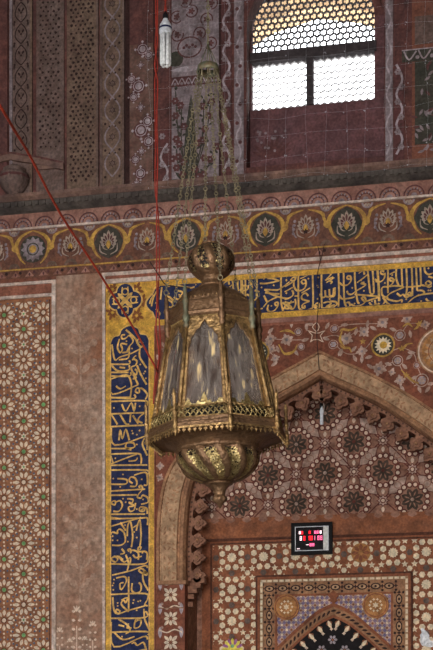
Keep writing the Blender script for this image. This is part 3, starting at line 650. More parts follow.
# ------------------------------------------------------------------ spandrel painting
def spandrel():
    w = M(); y = -.004; zt = z_b0-.07
    for sgn in (0, 1):
        p = [(u_b1+.012, zt), (UC, zt)]+OUT[::-1]+[(u_o, ZBOT), (u_b1+.012, ZBOT)]
        if sgn: p = [mir(q) for q in p]
        w.poly(p, y, spandrel_red)
    def ringflower(x, yy, r):
        c = W(x, yy); r *= .01
        w.disc(c, r, y-.002, tymp_grey, n=14); w.ring(c, r*.75, r*.22, y-.003, spandrel_red, n=12)
        for k in range(6): w.disc((c[0]+r*.45*math.cos(k*PI/3), c[1]+r*.45*math.sin(k*PI/3)), r*.2, y-.004, paint_pale, n=6)
    def lily(x, yy, r, a=0):
        c = W(x, yy); r *= .01
        for k in range(8): w.petal(c, a+k*PI/4, r*.1, r*(1 if k % 2 else .75), r*.24, y-.0025, tymp_grey)
        w.disc(c, r*.25, y-.004, paint_grey, n=7)
    def leaf(x, yy, l, a, mt=None): c = W(x, yy); w.petal(c, a, -l*.005, l*.005, l*.0022, y-.003, mt or tymp_grey)
    o = (333, 310); s = 4.33
    def g(a, b): return o[0]+a/s, o[1]+b/s
    stems = [[(10, 150), (60, 190), (125, 180), (180, 120)], [(250, 120), (290, 110), (330, 60), (400, 65)], [(250, 180), (300, 165), (350, 190), (363, 240)], [(280, 220), (240, 235), (215, 260)], [(60, 125), (100, 95), (150, 90)], [(363, 240), (385, 305), (350, 330)], [(10, 80), (60, 65), (135, 60), (215, 60)], [(280, 220), (310, 280), (350, 320)]]
    for st in stems: w.ribbon([W(*g(*p)) for p in st], .008, y-.0015, tymp_grey)
    for a, b, r in ((10, 80, 3.6), (290, 110, 5.6), (280, 220, 5.4), (385, 305, 6.6), (363, 240, 3.6), (5, 150, 4)): ringflower(*g(a, b), r)
    for a, b, r in ((135, 95, 6.5), (60, 125, 7), (125, 180, 6), (215, 55, 7), (200, 255, 8), (290, 305, 6), (320, 40, 6), (400, 65, 5), (255, 270, 4)): lily(*g(a, b), r, a)
    for i, (a, b) in enumerate(((50, 65), (100, 95), (175, 80), (90, 170), (95, 210), (155, 205), (125, 215), (240, 235), (255, 265), (310, 245), (350, 295), (335, 105), (340, 185), (30, 185), (160, 245), (330, 205), (375, 345), (425, 320), (150, 60), (260, 85), (410, 345), (300, 340))): leaf(*g(a, b), 8, i*1.3)
    Y = frieze_yellow
    for P in ([(30, 95), (40, 85), (75, 88), (105, 75)], [(30, 150), (45, 165), (70, 165), (80, 185)], [(350, 85), (365, 75), (385, 45)], [(280, 165), (300, 170), (320, 150), (345, 145)], [(295, 260), (320, 285), (350, 310), (380, 320)], [(345, 75), (325, 60), (300, 75)]):
        w.ribbon([W(*g(*p)) for p in P], .026, y-.003, Y, taper=True)
    for a, b in ((130, 137), (318, 283), (298, 168), (372, 62)): w.star(W(*g(a, b)), 5, .035, .015, y-.004, Y)
    c = W(*g(217, 153)); w.disc(c, .118, y-.004, Y, n=24); w.disc(c, .10, y-.005, paint_green, n=24); w.star(c, 14, .085, .06, y-.006, inlay_cream); w.disc((c[0]+.004, c[1]), .036, y-.007, gold, n=12)
    # mirrored medallion left (behind the lantern) and small medallions
    c = mir(c); w.disc(c, .118, y-.004, Y, n=24); w.disc(c, .10, y-.005, paint_green, n=24); w.star(c, 14, .085, .06, y-.006, inlay_cream); w.disc(c, .036, y-.007, gold, n=12)
    # big roundels
    for c in (W(441, 351), mir(W(441, 351))):
        w.disc(c, .235, y-.003, arch_edge, n=30); w.ring(c, .215, .014, y-.004, tymp_bead, n=28); w.disc(c, .185, y-.005, roundel_tan, n=26)
        for k in range(14): w.petal(c, k*2*PI/14, .05, .165, .02, y-.006, arch_stone)
        w.ring(c, .12, .008, y-.007, spandrel_red, n=24); w.disc(c, .05, y-.008, tymp_grey, n=12)
    # left of the apex
    o = (250, 310)
    for a, b, r in ((210, 95, 4), (365, 82, 4.2), (360, 150, 4.6), (222, 160, 3.6)): ringflower(*g(a, b), r)
    for a, b, r in ((160, 130, 7), (90, 125, 6), (95, 170, 5), (110, 210, 5), (75, 150, 5), (415, 125, 6)): lily(*g(a, b), r, b)
    for i, (a, b) in enumerate(((125, 60), (245, 75), (240, 130), (120, 170), (105, 235), (200, 185), (90, 90), (70, 205), (335, 70), (330, 125), (395, 185), (260, 62), (180, 62))): leaf(*g(a, b), 8, i*1.7)
    for P in ([(130, 95), (165, 90), (195, 105)], [(125, 150), (150, 190), (190, 180), (205, 150)], [(400, 90), (390, 130), (410, 160)]): w.ribbon([W(*g(*p)) for p in P], .03, y-.003, Y, taper=True)
    for P in ([(90, 125), (160, 130), (225, 130), (250, 130)], [(90, 125), (80, 170), (110, 210), (105, 240)], [(320, 120), (365, 110), (400, 120)]): w.ribbon([W(*g(*p)) for p in P], .008, y-.0015, tymp_grey)
    for P in ([(270, 75), (288, 55), (300, 75), (288, 95), (270, 75)], [(262, 140), (270, 110), (250, 90), (280, 100), (300, 100), (325, 90), (305, 112), (318, 140), (300, 130), (275, 130), (262, 140)]): w.ribbon([W(*g(*p)) for p in P], .009, y-.004, tymp_bead, sm=2)
    # narrow strip beside the arch foot, and the far side outside the frame
    for k in range(70):
        x = 158+random.random()*88; yy = 335+random.random()*150
        if x > 158+88*(1-(yy-335)/130) and x > 162: continue
        if k % 3 == 0: lily(x, yy, 4.5, k)
        elif k % 3 == 1: leaf(x, yy, 7, k)
        else: ringflower(x, yy, 2.8)
    for k in range(40):
        x = 445+random.random()*70; yy = 320+random.random()*60
        if k % 3: leaf(x, yy, 8, k)
        else: lily(x, yy, 5, k)
    o = w.build('painted_spandrel', origin=(UC, 0, zt)); tag(o, 'dark red painted wall around the pointed arch with grey flowers and round medallions', 'wall painting')
spandrel()

# ------------------------------------------------------------------ carved arch
def along(curve, step):
    d = [0]
    for i in range(1, len(curve)): d.append(d[-1]+math.dist(curve[i], curve[i-1]))
    n = max(1, int(round(d[-1]/step))); out = []
    for k in range(n):
        t = (k+.5)/n*d[-1]; i = 1
        while d[i] < t: i += 1
        f = (t-d[i-1])/(d[i]-d[i-1]); a, b = curve[i-1], curve[i]
        out.append(((a[0]+(b[0]-a[0])*f, a[1]+(b[1]-a[1])*f), math.atan2(b[1]-a[1], b[0]-a[0])))
    return out
def resample(c, n):
    d = [0]
    for i in range(1, len(c)): d.append(d[-1]+math.dist(c[i], c[i-1]))
    out = []; i = 1
    for k in range(n):
        t = d[-1]*k/(n-1)
        while i < len(d)-1 and d[i] < t: i += 1
        f = (t-d[i-1])/(d[i]-d[i-1]); out.append((c[i-1][0]+(c[i][0]-c[i-1][0])*f, c[i-1][1]+(c[i][1]-c[i-1][1])*f))
    return out
def arch():
    foot_o = [(u_o, z_cap)]+OUT; foot_i = [(u_i, z_cap)]+INN
    A = resample(foot_o, 60); B = resample(foot_i, 60)
    t = empty('carved_arch', (UC, 0, z_cap), 'large pointed sandstone arch with carved face over the painted niche', 'arch')
    # cross-section: (fraction outer->inner, y)
    prof = [(0, 0), (0, -.03), (.10, -.035), (.13, -.012), (.17, -.012), (.19, -.03), (.72, -.03), (.74, -.008), (.80, -.004), (.84, -.022), (.93, -.02), (1.0, .03), (1.0, .12)]
    pm = [arch_edge, arch_edge, arch_edge, arch_edge, arch_edge, arch_stone, arch_edge, arch_edge, arch_edge, arch_edge, arch_edge, arch_edge]
    w = M()
    for side in (0, 1):
        for q in range(len(prof)-1):
            vs = []; fs = []
            for i in range(60):
                for f, yy in (prof[q], prof[q+1]):
                    p = (A[i][0]+(B[i][0]-A[i][0])*f, A[i][1]+(B[i][1]-A[i][1])*f)
                    if side: p = mir(p)
                    vs.append((p[0], yy, p[1]))
            for i in range(59): fs.append([2*i, 2*i+1, 2*i+3, 2*i+2] if side else [2*i, 2*i+2, 2*i+3, 2*i+1])
            w.add(vs, fs, pm[q])
        # carved relief on the flat face
        rnd = random.Random(3)
        for i in range(1, 59):
            for f in (.3, .46, .62):
                p = (A[i][0]+(B[i][0]-A[i][0])*f, A[i][1]+(B[i][1]-A[i][1])*f)
                if side: p = mir(p)
                w.petal(p, rnd.random()*6, -.022, .026, .010, -.0335, arch_edge if rnd.random() < .6 else arch_stone)
    w.build('moulded_face', t)
    # beads in the outer groove
    w = M()
    for side in (0, 1):
        q = [mir(p) if side else p for p, a in along([(x[0]+(b[0]-x[0])*.15, x[1]+(b[1]-x[1])*.15) for x, b in zip(A, B)], .015)]
        w.tube([(p[0], -.014, p[1]) for p in q], [(.014, .012, .005)[i % 3] for i in range(len(q))], arch_stone, n=6)
    w.build('beading', t)
    # intrados / reveal back to niche wall
    w = M(); R = [(u_i, 0)]+foot_i; R = R+[mir(p) for p in R[::-1][1:]]; n = len(R)
    w.add([(p[0], yy, p[1]) for yy in (.12, YN) for p in R], [[i, i+1, n+i+1, n+i] for i in range(n-1)], bud_stone)
    # fretted band behind the buds
    w.build('soffit', t)
    # buds: pierced leaf shapes pointing into the niche
    def bud_shape(s):
        L = [(0, .085), (.04, .082), (.05, .04), (.07, .062), (.105, .09), (.145, .074), (.16, .04), (.185, .036), (.215, 0)]
        return [(a*s, b*s) for a, b in L]+[(a*s, -b*s) for a, b in L[::-1][1:]]
    pts = along(foot_i, .18)
    proto = {}
    for side in (0, 1):
        for (p, a) in pts:
            w = M(); nx, nz = math.sin(a), -math.cos(a)      # inward normal
            tx, tz = math.cos(a), math.sin(a)
            if a > 1.2: s = .86
            else: s = .86
            P = [(p[0]+nx*q[0]+tx*q[1], p[1]+nz*q[0]+tz*q[1]) for q in bud_shape(s)]
            c0 = (p[0]+nx*.10, p[1]+nz*.10)
            if side: P = [mir(q) for q in P]; c0 = mir(c0)
            w.slab(P, .13, .21, bud_stone)
            P2 = [(c0[0]+(q[0]-c0[0])*.62, c0[1]+(q[1]-c0[1])*.62) for q in P]; w.slab(P2, .105, .14, bud_stone)
            w.sphere((c0[0], .10, c0[1]), .018, arch_edge, n=6)
            w.build('lotus_bud', t)
    # crest strip along the base of the buds, shade of its piercings painted as discs
    w = M()
    for side in (0, 1):
        st = [(x[0], x[1]) for x in foot_i]
        q = [(p, a) for p, a in along(st, .05)]
        for p, a in q:
            nx, nz = math.sin(a), -math.cos(a); c0 = (p[0]+nx*.012, p[1]+nz*.012)
            if side: c0 = mir(c0)
            w.disc(c0, .011, .118, piercing_shade, n=6)
        outer = [(p[0]+math.sin(a)*.034, p[1]-math.cos(a)*.034) for p, a in along(st, .05)]
        inner = [p for p, a in q]
        if side: outer = [mir(p) for p in outer]; inner = [mir(p) for p in inner]
        for i in range(len(inner)-1): w.slab([inner[i], inner[i+1], outer[i+1], outer[i]], .12, .16, bud_stone)
    w.build('pierced_strip', t)
    # jamb pilasters
    for side in (0, 1):
        w = M(); 
        p = [(u_o, 0), (u_i, 0), (u_i, z_cap), (u_o, z_cap)]
        if side: p = [mir(q) for q in p]
        w.slab(p, -.01, .12, spandrel_red)
        a0, a1 = sorted([p[0][0], p[1][0]]); w.box = (a0+.01, a1-.01, ZBOT, z_cap-.02); cx = (a0+a1)/2; z = z_cap-.12; k = 0
        while z > ZBOT:
            c0 = (cx, z)
            for q in range(8): w.petal(c0, q*PI/4, .015, .095 if q % 2 else .07, .017, -.013, panel_white)
            w.disc(c0, .016, -.0135, spandrel_red, n=6)
            for sx in (-1, 1):
                w.petal((cx+sx*.11, z+.10), PI/2, -.06, .06, .022, -.013, paint_pale); w.disc((cx+sx*.09, z-.09), .016, -.013, tymp_grey, n=7)
            w.ribbon([(cx-.12, z+.13), (cx-.04, z+.10), (cx+.04, z+.13), (cx+.12, z+.10)], .012, -.013, panel_white)
            if k % 3 == 0: w.rect(a0, a1, z-.14, z-.128, -.0135, bud_stone)
            z -= .24; k += 1
        w.box = None; w.build('jamb', t)
        # stepped bracket that carries the bud fringe
        w = M(); s = -1 if side else 1; bx = p[1][0]
        for k, (wd_, zz) in enumerate(((.17, 0), (.13, -.05), (.09, -.10), (.06, -.16), (.05, -.24))):
            x0, x1 = sorted((bx, bx+s*wd_)); w.box3((x0, .13, z_cap+.06+zz-.05), (x1, .24, z_cap+.06+zz), bud_stone)
        x0, x1 = sorted((bx-s*.28, bx+s*.02)); w.box3((x0, -.045, z_cap-.02), (x1, .12, z_cap+.02), arch_edge)
        w.build('bracket', t)
arch()

# ------------------------------------------------------------------ niche back wall
def tymp():
    y = YN; w = M()
    uL, uR = u_i-.3, 2*UC-u_i+.3; zt = W(320, 345)[1]; zb = W(300, 537, y)[1]
    w.slab([(uL, 0), (uR, 0), (uR, zt), (uL, zt)], y, y+.05, tymp_base)
    rb = W(300, 516, y)[1]
    ax, az = W(325, 473, y); du = .592; dz = .305
    def bead(c, r=.028):
        w.disc(c, r*1.35, y-.003, bead_ring, n=10); w.disc(c, r*.82, y-.004, tymp_bead, n=8)
    for j in range(-1, 6):
        for i in range(-4, 5):
            c = (ax+i*du+(du/2 if j % 2 else 0), az+j*dz)
            if c[1] < rb-.05: continue
            # grey lobes on the diagonals
            for sx in (-1, 1):
                for sz in (1,):
                    m_ = (c[0]+sx*du/4, c[1]+sz*dz/2); a = math.atan2(sz*dz*.5, sx*du*.25)
                    if m_[1] < rb: continue
                    w.petal(m_, a+PI/2, -.135, .135, .066, y-.0012, bead_ring); w.petal(m_, a+PI/2, -.125, .125, .056, y-.0015, tymp_grey)
                    w.ring(m_, .035, .009, y-.0025, tymp_base, n=8)
            for k in range(8):
                a = k*PI/4; rr = .152 if k % 2 == 0 else .150
                bead((c[0]+rr*math.cos(a+.19), c[1]+rr*math.sin(a+.19)), .024); bead((c[0]+rr*math.cos(a-.19), c[1]+rr*math.sin(a-.19)), .024)
                w.ribbon([(c[0]+.13*math.cos(a+PI/8), c[1]+.13*math.sin(a+PI/8)), (c[0]+.19*math.cos(a+PI/8), c[1]+.19*math.sin(a+PI/8))], .012, y-.002, bead_ring, sm=1)
            for sx in (-1, 1):
                for sz in (-1, 1): w.ribbon([(c[0]+sx*du*.46, c[1]+sz*.01), (c[0]+sx*du*.25, c[1]+sz*dz*.42), (c[0]+sx*.01, c[1]+sz*dz*.93)], .012, y-.0011, bead_ring); w.ribbon([(c[0]+sx*.17, c[1]), (c[0]+sx*.1, c[1]+sz*.1), (c[0], c[1]+sz*.17)], .012, y-.0021, bead_ring)
            dk = tymp_dark
            for k in range(8): w.petal(c, k*PI/4+PI/8, .012, .118, .030, y-.003, dk)
            w.disc(c, .06, y-.0032, dk, n=12)
            for k in range(8): w.petal(c, k*PI/4+PI/8, .03, .085, .007, y-.005, tymp_base)
            w.disc(c, .02, y-.006, bead_ring if (i+j) % 2 else tymp_grey, n=6)
            # star at diamond corner
            d = (c[0]+du/2, c[1])
            w.star(d, 8, .07, .045, y-.002, bead_ring); w.star(d, 8, .055, .035, y-.003, tymp_grey); bead(d, .022)
            for sz in (-1, 1): w.petal((d[0], d[1]+sz*.09), PI/2, -.03, .03, .018, y-.003, tymp_bead)
    w.slab([(uL, zb), (uR, zb), (uR, rb), (uL, rb)], y-.012, y, mat('brown_red_band', (128, 70, 46), wear=(112, 66, 50), amt=.5, scale=6))
    for k in range(26): w.petal((uL+.15+k*.17, rb-.012), -PI/2, -.03, .04, .05, y-.0125, tymp_base)
    w.slab([(uL, zb-.02), (uR, zb-.02), (uR, zb+.005), (uL, zb+.005)], y-.03, y, inlay_edge)
    o = w.build('painted_niche_wall'); tag(o, 'rose plaster niche wall under the arch patterned with dark star flowers and cream beads', 'wall painting')
    # geometric inlay below
    w = M(); xl = W(211.5, 590, y)[0]; xr = 2*UC-xl; z1 = zb-.02
    w.slab([(xl-.10, ZBOT), (xr+.10, ZBOT), (xr+.10, z1), (xl-.10, z1)], y-.008, y, inlay_red)
    w.rect(xl-.01, xl+.008, ZBOT, z1-.02, y-.012, inlay_edge); w.rect(xl-.01, xr, z1-.035, z1-.02, y-.0125, inlay_edge)
    w.box = (xl+.02, xr-.02, ZBOT, z1-.045)
    per = .333; cx, cz = W(232, 589.5, y); Y = y-.012
    nx = int((xr-xl)/per)+2
    for i in range(-1, nx):
        for j in range(-9, 3):
            c = (cx+i*per, cz+j*per*.99)
            w.star(c, 12, .053, .042, Y, inlay_cream)
            for k in range(8):
                a = PI/8+k*PI/4; w.star((c[0]+.108*math.cos(a), c[1]+.108*math.sin(a)), 3, .0335, .0335, Y, inlay_cream, rot=a)
            for sx in (-1, 1):
                for sz in (-1, 1): w.star((c[0]+sx*.118, c[1]+sz*.118), 5, .037, .017, Y, inlay_cream, rot=PI/2)
            w.star((c[0]+per/2, c[1]), 3, .034, .034, Y, inlay_grey, rot=0); w.star((c[0], c[1]+per/2), 3, .034, .034, Y, inlay_grey, rot=0)
            w.star((c[0]+per/2, c[1]+per/2), 3, .03, .03, Y, inlay_cream, rot=0)
    w.box = None
    c = W(361, 553, y); w.disc(c, .10, Y-.002, roundel_tan, n=20)
    for k in range(8): w.petal(c, k*PI/4, .02, .095, .02, Y-.003, inlay_red)
    o = w.build('star_inlay_panel'); tag(o, 'niche panel of cream hexagon and star inlay set in rusty red stone', 'wall panel')
    # inner framed niche
    t = empty('inlaid_frame', (W(333, 700, y)[0], y, ZBOT), 'framed inner niche with blue tile spandrels and two tan roundels', 'niche')
    y2 = y-.012
    def Q(px, py): return W(px, py, y)
    xl, xr = Q(256.5, 600)[0], Q(413, 600)[0]; zt = Q(333, 574)[1]
    f = M(); n_ = .0
    def ringrect(d0, d1, mt, yy):
        a0, a1, t0 = xl+d0, xr-d0, zt-d0; b0, b1, t1 = xl+d1, xr-d1, zt-d1
        f.slab([(a0, ZBOT), (b0, ZBOT), (b0, t1), (b1, t1), (b1, ZBOT), (a1, ZBOT), (a1, t0), (a0, t0)], yy, y-.005, mt)
    ringrect(0, .02, inlay_edge, y-.05); ringrect(.02, .045, inlay_red, y-.055); ringrect(.045, .075, arch_stone, y-.045); ringrect(.075, .20, arch_edge, y-.025); ringrect(.20, .22, inlay_red, y-.035)
    z = zt-.06
    for k in range(70):      # light dashes
        for ux_, ok in ((xl+.06, 1), (xr-.06, 1)): f.slab([(ux_-.012, z-.055), (ux_+.012, z-.055), (ux_+.012, z-.012), (ux_-.012, z-.012)], y-.048, y-.04, inlay_cream)
        z -= .062
        if z < ZBOT+.1: break
    u = xl+.06
    while u < xr-.08: f.slab([(u, zt-.072), (u+.045, zt-.072), (u+.045, zt-.05), (u, zt-.05)], y-.048, y-.04, inlay_cream); u += .062
    f.build('border', t)
    g = M()                  # pierced chain of ovals
    def oval(c, vert):
        rot = PI/2 if vert else 0
        g.disc(c, .052, y-.028, spot_dark, n=12, ry=.034, rot=rot); g.disc(c, .038, y-.030, arch_stone, n=12, ry=.022, rot=rot); g.disc(c, .014, y-.032, spot_dark, n=6)
        for s in (-1, 1):
            d = (c[0], c[1]+s*.068) if vert else (c[0]+s*.068, c[1])
            g.star(d, 4, .026, .01, y-.031, spot_dark, rot=0)
            for q in (-1, 1):
                e = (d[0]+q*.042, d[1]) if vert else (d[0], d[1]+q*.042); g.disc(e, .014, y-.031, spot_dark, n=6)
    u = xl+.14
    while u < xr-.12: oval((u, zt-.138), False); u += .1365
    z = zt-.138-.137
    while z > ZBOT: oval((xl+.138, z), True); oval((xr-.138, z), True); z -= .137
    g.build('oval_chain', t)
    h = M(); a0, a1, t1 = xl+.22, xr-.22, zt-.22; um = (a0+a1)/2
    h.slab([(a0, ZBOT), (a1, ZBOT), (a1, t1), (a0, t1)], y-.016, y-.005, tile_violet)
    h.box = (a0, a1, ZBOT, t1); st = .098; j = 0; z = t1
    while z > ZBOT+1.0:
        u = a0+(st/2 if j % 2 else 0)
        while u < a1+st:
            h.star((u, z), 4, .042, .018, y-.018, tymp_grey, rot=0); h.disc((u, z), .012, y-.020, inlay_red, n=6)
            h.star((u+st/2, z), 4, .022, .009, y-.018, inlay_cream, rot=PI/4)
            u += st
        z -= st/2; j += 1
    h.build('tile_field', t)
    # inner arch (polylobed) : apex
    ap = (um, W(333, 604, y)[1]); sp = W(262, 690, y)[1]
    half = [(W(250, 690, y)[0], sp), W(262, 667, y), W(279, 650, y), W(300, 630, y), W(318, 615, y), (um, W(333, 607, y)[1])]; ap = half[-1]
    half = cr(half, 6); full = half+[(2*um-p[0], p[1]) for p in half[::-1][1:]]
    cen = (um, sp)
    def scl(c, k): return [(um+(p[0]-um)*k, sp+(p[1]-sp)*k) for p in c]
    k0, k1, k2 = scl(full, 1.0), scl(full, .90), scl(full, .80)
    r = M()
    for (P, Qq, yy, mt) in ((scl(full, 1.045), k0, y-.05, inlay_red), (k0, k1, y-.035, arch_edge), (k1, scl(full, .865), y-.05, inlay_red)):
        for i in range(len(P)-1): r.slab([P[i], P[i+1], Qq[i+1], Qq[i]], yy, y-.005, mt)
    for p, a in along(scl(full, .95), .055):
        r.petal(p, a+.6, -.03, .03, .012, y-.038, spot_dark)
    apx = [(ap[0]-.04, ap[1]+.06), (ap[0], ap[1]+.16), (ap[0]+.04, ap[1]+.06), (ap[0], ap[1]+.03)]; r.slab(apx, y-.045, y-.005, inlay_red); r.slab([(ap[0]-.055, ap[1]+.11), (ap[0], ap[1]+.17), (ap[0]+.055, ap[1]+.11), (ap[0], ap[1]+.05)], y-.05, y-.03, inlay_red)
    r.build('inner_arch', t)
    b = M(); b.poly(scl(full, .87), y-.022, black_in)
    # white buds fringing the black opening and flowers within
    for p, a in along(scl(full, .85), .115):
        n0 = (math.sin(a), -math.cos(a))
        b.petal(p, math.atan2(n0[1], n0[0]), -.01, .075, .020, y-.03, inlay_cream); b.petal(p, math.atan2(n0[1], n0[0]), -.01, .05, .034, y-.027, inlay_red)
        e = (p[0]+n0[0]*.085, p[1]+n0[1]*.085); b.star(e, 4, .02, .012, y-.03, tymp_bead)
    for (px_, py_) in ((333, 640), (322, 650), (345, 650), (312, 662), (355, 662), (333, 660)):
        c = W(px_, py_, y)
        for k in range(6): b.petal(c, k*PI/3, .012, .05, .014, y-.03, paint_pale)
        b.disc(c, .012, y-.031, inlay_red, n=6)
    b.build('niche_recess', t)
    for px_ in (287, 376):
        c = W(px_, 608 if px_ < 300 else 604.5, y); c = (c[0], W(333, 606.5, y)[1])
        d = M(); d.lathe([(.001, 0), (.10, 0), (.128, .012), (.135, .025)], roundel_tan, n=28)
        dd = M()
        dd.slab([(c[0]+.132*math.cos(a), c[1]+.132*math.sin(a)) for a in [2*PI*k/28 for k in range(28)]], y-.045, y-.012, roundel_tan)
        dd.ring(c, .115, .012, y-.047, inlay_red, n=24)
        for k in range(10): dd.star((c[0]+.06*math.cos(k*PI/5), c[1]+.06*math.sin(k*PI/5)), 4, .016, .008, y-.048, inlay_cream)
        dd.star(c, 6, .035, .018, y-.048, inlay_cream); dd.build('roundel', t)
tymp()

# niche side strips (painted beads on the reveal's back edge)
# ------------------------------------------------------------------ upper wall strips
def upper():
    zb = z_ledge+.05; zt = ZT+.4
    def base(x0, x1, mt, ya=-.02): 
        w = M(); a, b = UX(x0), UX(x1); w.slab([(a, zb), (b, zb), (b, zt), (a, zt)], ya, 0, mt); return w, a, b
    def perf(w, a, b, step, r, z0, z1, rnd, y, edge=.03):  # holes are flat spots, their inner shade painted dark
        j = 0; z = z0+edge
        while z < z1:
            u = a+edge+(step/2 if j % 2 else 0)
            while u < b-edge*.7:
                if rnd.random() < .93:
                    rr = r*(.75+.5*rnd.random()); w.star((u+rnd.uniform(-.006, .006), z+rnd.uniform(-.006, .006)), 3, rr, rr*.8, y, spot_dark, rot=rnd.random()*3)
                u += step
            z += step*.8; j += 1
    rnd = random.Random(5)
    def finish(w, label, name='carved_stone_strip'):
        o = w.build(name); tag(o, label, 'wall panel'); return o
    w, a, b = base(10.5, 33, strip_grey); w.slab([(a, zb), (a+.03, zb), (a+.03, zt), (a, zt)], -.035, -.02, paint_grey); w.slab([(b-.025, zb), (b, zb), (b, zt), (b-.025, zt)], -.03, -.02, strip_tan)
    z = zb+.45; k = 0
    while z < zt:
        cx = (a+b)/2
        for sg in (-1, 1):
            w.ribbon([(cx, z), (cx+sg*.06, z+.07), (cx+sg*.05, z+.15), (cx, z+.21)], .012, -.022, spot_dark); w.petal((cx, z+.1), PI/2+sg*.6, .01, .06, .011, -.0225, spot_dark)
            w.disc((cx+sg*.07, z+.01), .013, -.022, spot_dark, n=6); w.petal((cx+sg*.075, z+.2), PI/2, -.02, .03, .01, -.022, spot_dark)
        w.disc((cx, z+.1), .012, -.022, spot_dark, n=6); z += .22
    finish(w, 'narrow grey stone strip with dark curling arabesque at upper far left')
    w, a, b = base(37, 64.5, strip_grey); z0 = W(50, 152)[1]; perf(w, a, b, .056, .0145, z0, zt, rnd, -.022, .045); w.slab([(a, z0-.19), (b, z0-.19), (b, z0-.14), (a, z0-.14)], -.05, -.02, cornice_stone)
    finish(w, 'fretwork stone strip with painted dark holes, between arabesque strip and wider fretwork strip')
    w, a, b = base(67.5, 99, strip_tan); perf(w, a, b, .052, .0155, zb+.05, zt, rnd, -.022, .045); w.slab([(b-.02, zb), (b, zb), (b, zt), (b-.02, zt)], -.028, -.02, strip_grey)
    finish(w, 'wider tan fretwork stone strip with dense painted dark holes down to the ledge')
    w, a, b = base(101, 125, strip_tan); cx = (a+b)/2; z = zb+.1
    for s in (a, b-.02): w.slab([(s, zb), (s+.02, zb), (s+.02, zt), (s, zt)], -.032, -.02, strip_grey)
    while z < zt:
        for sg in (-1, 1): w.ribbon([(cx, z), (cx+sg*.07, z+.09), (cx+sg*.07, z+.18), (cx, z+.27)], .015, -.023, paint_grey); w.disc((cx+sg*.075, z), .014, -.023, spot_dark, n=6); w.disc((cx+sg*.03, z+.24), .01, -.023, spot_dark, n=6)
        w.star((cx, z+.135), 6, .04, .022, -.023, spot_dark); w.star((cx, z+.135), 6, .03, .015, -.024, strip_grey); z += .27
    finish(w, 'tan stone strip with interlaced oval relief beside the dark groove')
    w, a, b = base(125, 130, groove_shade, -.005); struct(w.build('trim_8'))
    w, a, b = base(130, 153.5, flaked, -.015)
    w.rect(a, b, W(140, 45)[1], zt, -.0165, soot_red)
    for (x, yy, r) in ((143, 50, 5.5), (139, 87, 6), (141, 66, 2.5), (141.5, 131, 6.5), (141, 108, 3), (148, 122, 5), (149, 142, 5), (141, 174, 5), (132, 80, 4), (134, 98, 4), (136, 160, 4), (149, 56, 4), (137, 184, 3), (142, 152, 3)):
        c = W(x, yy); r *= .01
        w.disc(c, r*1.25, -.017, paint_wine, n=10); w.disc(c, r, -.018, paint_pale, n=8); w.ring(c, r*.72, r*.22, -.019, paint_wine, n=10)
        for k in range(4): w.petal(c, k*PI/2, r*1.1, r*1.6, r*.25, -.0185, paint_pale)
    finish(w, 'flaking painted plaster strip with pale ring flowers behind the hanging red cable', 'flower_mural')
    w, a, b = base(153.5, 158, groove_shade, -.004); struct(w.build('trim_9'))
    w, a, b = base(158, 171.5, soot_red, -.012); 
    def vine(w, x, y0, y1, amp, mt, yy, per=28, wd=.022, fl=True):
        P = []; y = y1; k = 0
        while y > y0: P.append(W(x+amp*(1 if k % 2 else -1), y)); y -= per/2; k += 1
        w.ribbon(P, wd, yy, mt)
        if fl:
            y = y1-per*.25; k = 0
            while y > y0:
                c = W(x+amp*(.55 if k % 2 == 0 else -.55)*1.0, y)
                for q in range(6): w.petal(c, q*PI/3, .005, .035, .012, yy-.001, paint_grey)
                y -= per/2; k += 1
    w.rect(a+.01, b-.01, zb, W(164, 131)[1], -.0135, paint_wine); vine(w, 164.5, 132, 186, 3.5, paint_pale, -.015)
    finish(w, 'narrow red plaster strip with a pale vine at its foot, right of the bulb', 'vine_mural')
    # cypress painting
    w, a, b = base(172, 219, paint_grey, -.014); 
    z0, z1 = W(195, 86)[1], W(195, 76)[1]; w.rect(a, b, z0, z1, -.0155, paint_wine); 
    u = a
    while u < b-.05: w.ribbon([(u, z0+.02), (u+.035, z1-.02), (u+.07, z0+.02)], .012, -.017, paint_pale); w.disc((u+.035, z0+.03), .016, -.0165, paint_grey, n=7); u += .07
    zc0 = W(190, 184)[1]; cu = UX(191.5)
    w.poly([(cu-.10, zc0+.02), (cu-.06, zc0+.12), (cu-.075, zc0+.35), (cu-.05, zc0+.6), (cu-.02, zc0+.8), (cu, zc0+.9), (cu+.03, zc0+.7), (cu+.05, zc0+.4), (cu+.07, zc0+.15), (cu+.12, zc0+.02)], -.0165, paint_green)
    rn = random.Random(9)
    def spray(x, y0, x1, y1, n, fs):
        p0, p1 = W(x, y0), W(x1, y1); mid = ((p0[0]+p1[0])/2+.04*(1 if x1 > x else -1), (p0[1]+p1[1])/2); pp = cr([p0, mid, p1], 8); w.ribbon([p0, mid, p1], .012, -.017, paint_green)
        for k in range(n):
            c = pp[int((k+1)*(len(pp)-1)/n)]
            for sg in (-1, 1): w.petal(c, rn.random()*6, .008, .055, .012, -.0175, paint_green)
            if k % 2: 
                c2 = (c[0]+rn.uniform(-.05, .05), c[1]+rn.uniform(-.02, .04))
                for q in range(6): w.petal(c2, q*PI/3, .004, .042, .016, -.0185, paint_wine)
                w.disc(c2, .01, -.0195, paint_grey, n=6)
    for s_ in ((190, 184, 176, 92, 11, 1), (192, 184, 212, 94, 11, 1), (190, 182, 182, 110, 8, 1), (193, 182, 204, 100, 9, 1), (189, 184, 177, 150, 5, 1), (195, 184, 215, 150, 6, 1)): spray(*s_)
    for k in range(7): w.petal(W(190, 185), PI/2+(k-3)*.42, .02, .2, .022, -.0165, paint_green)
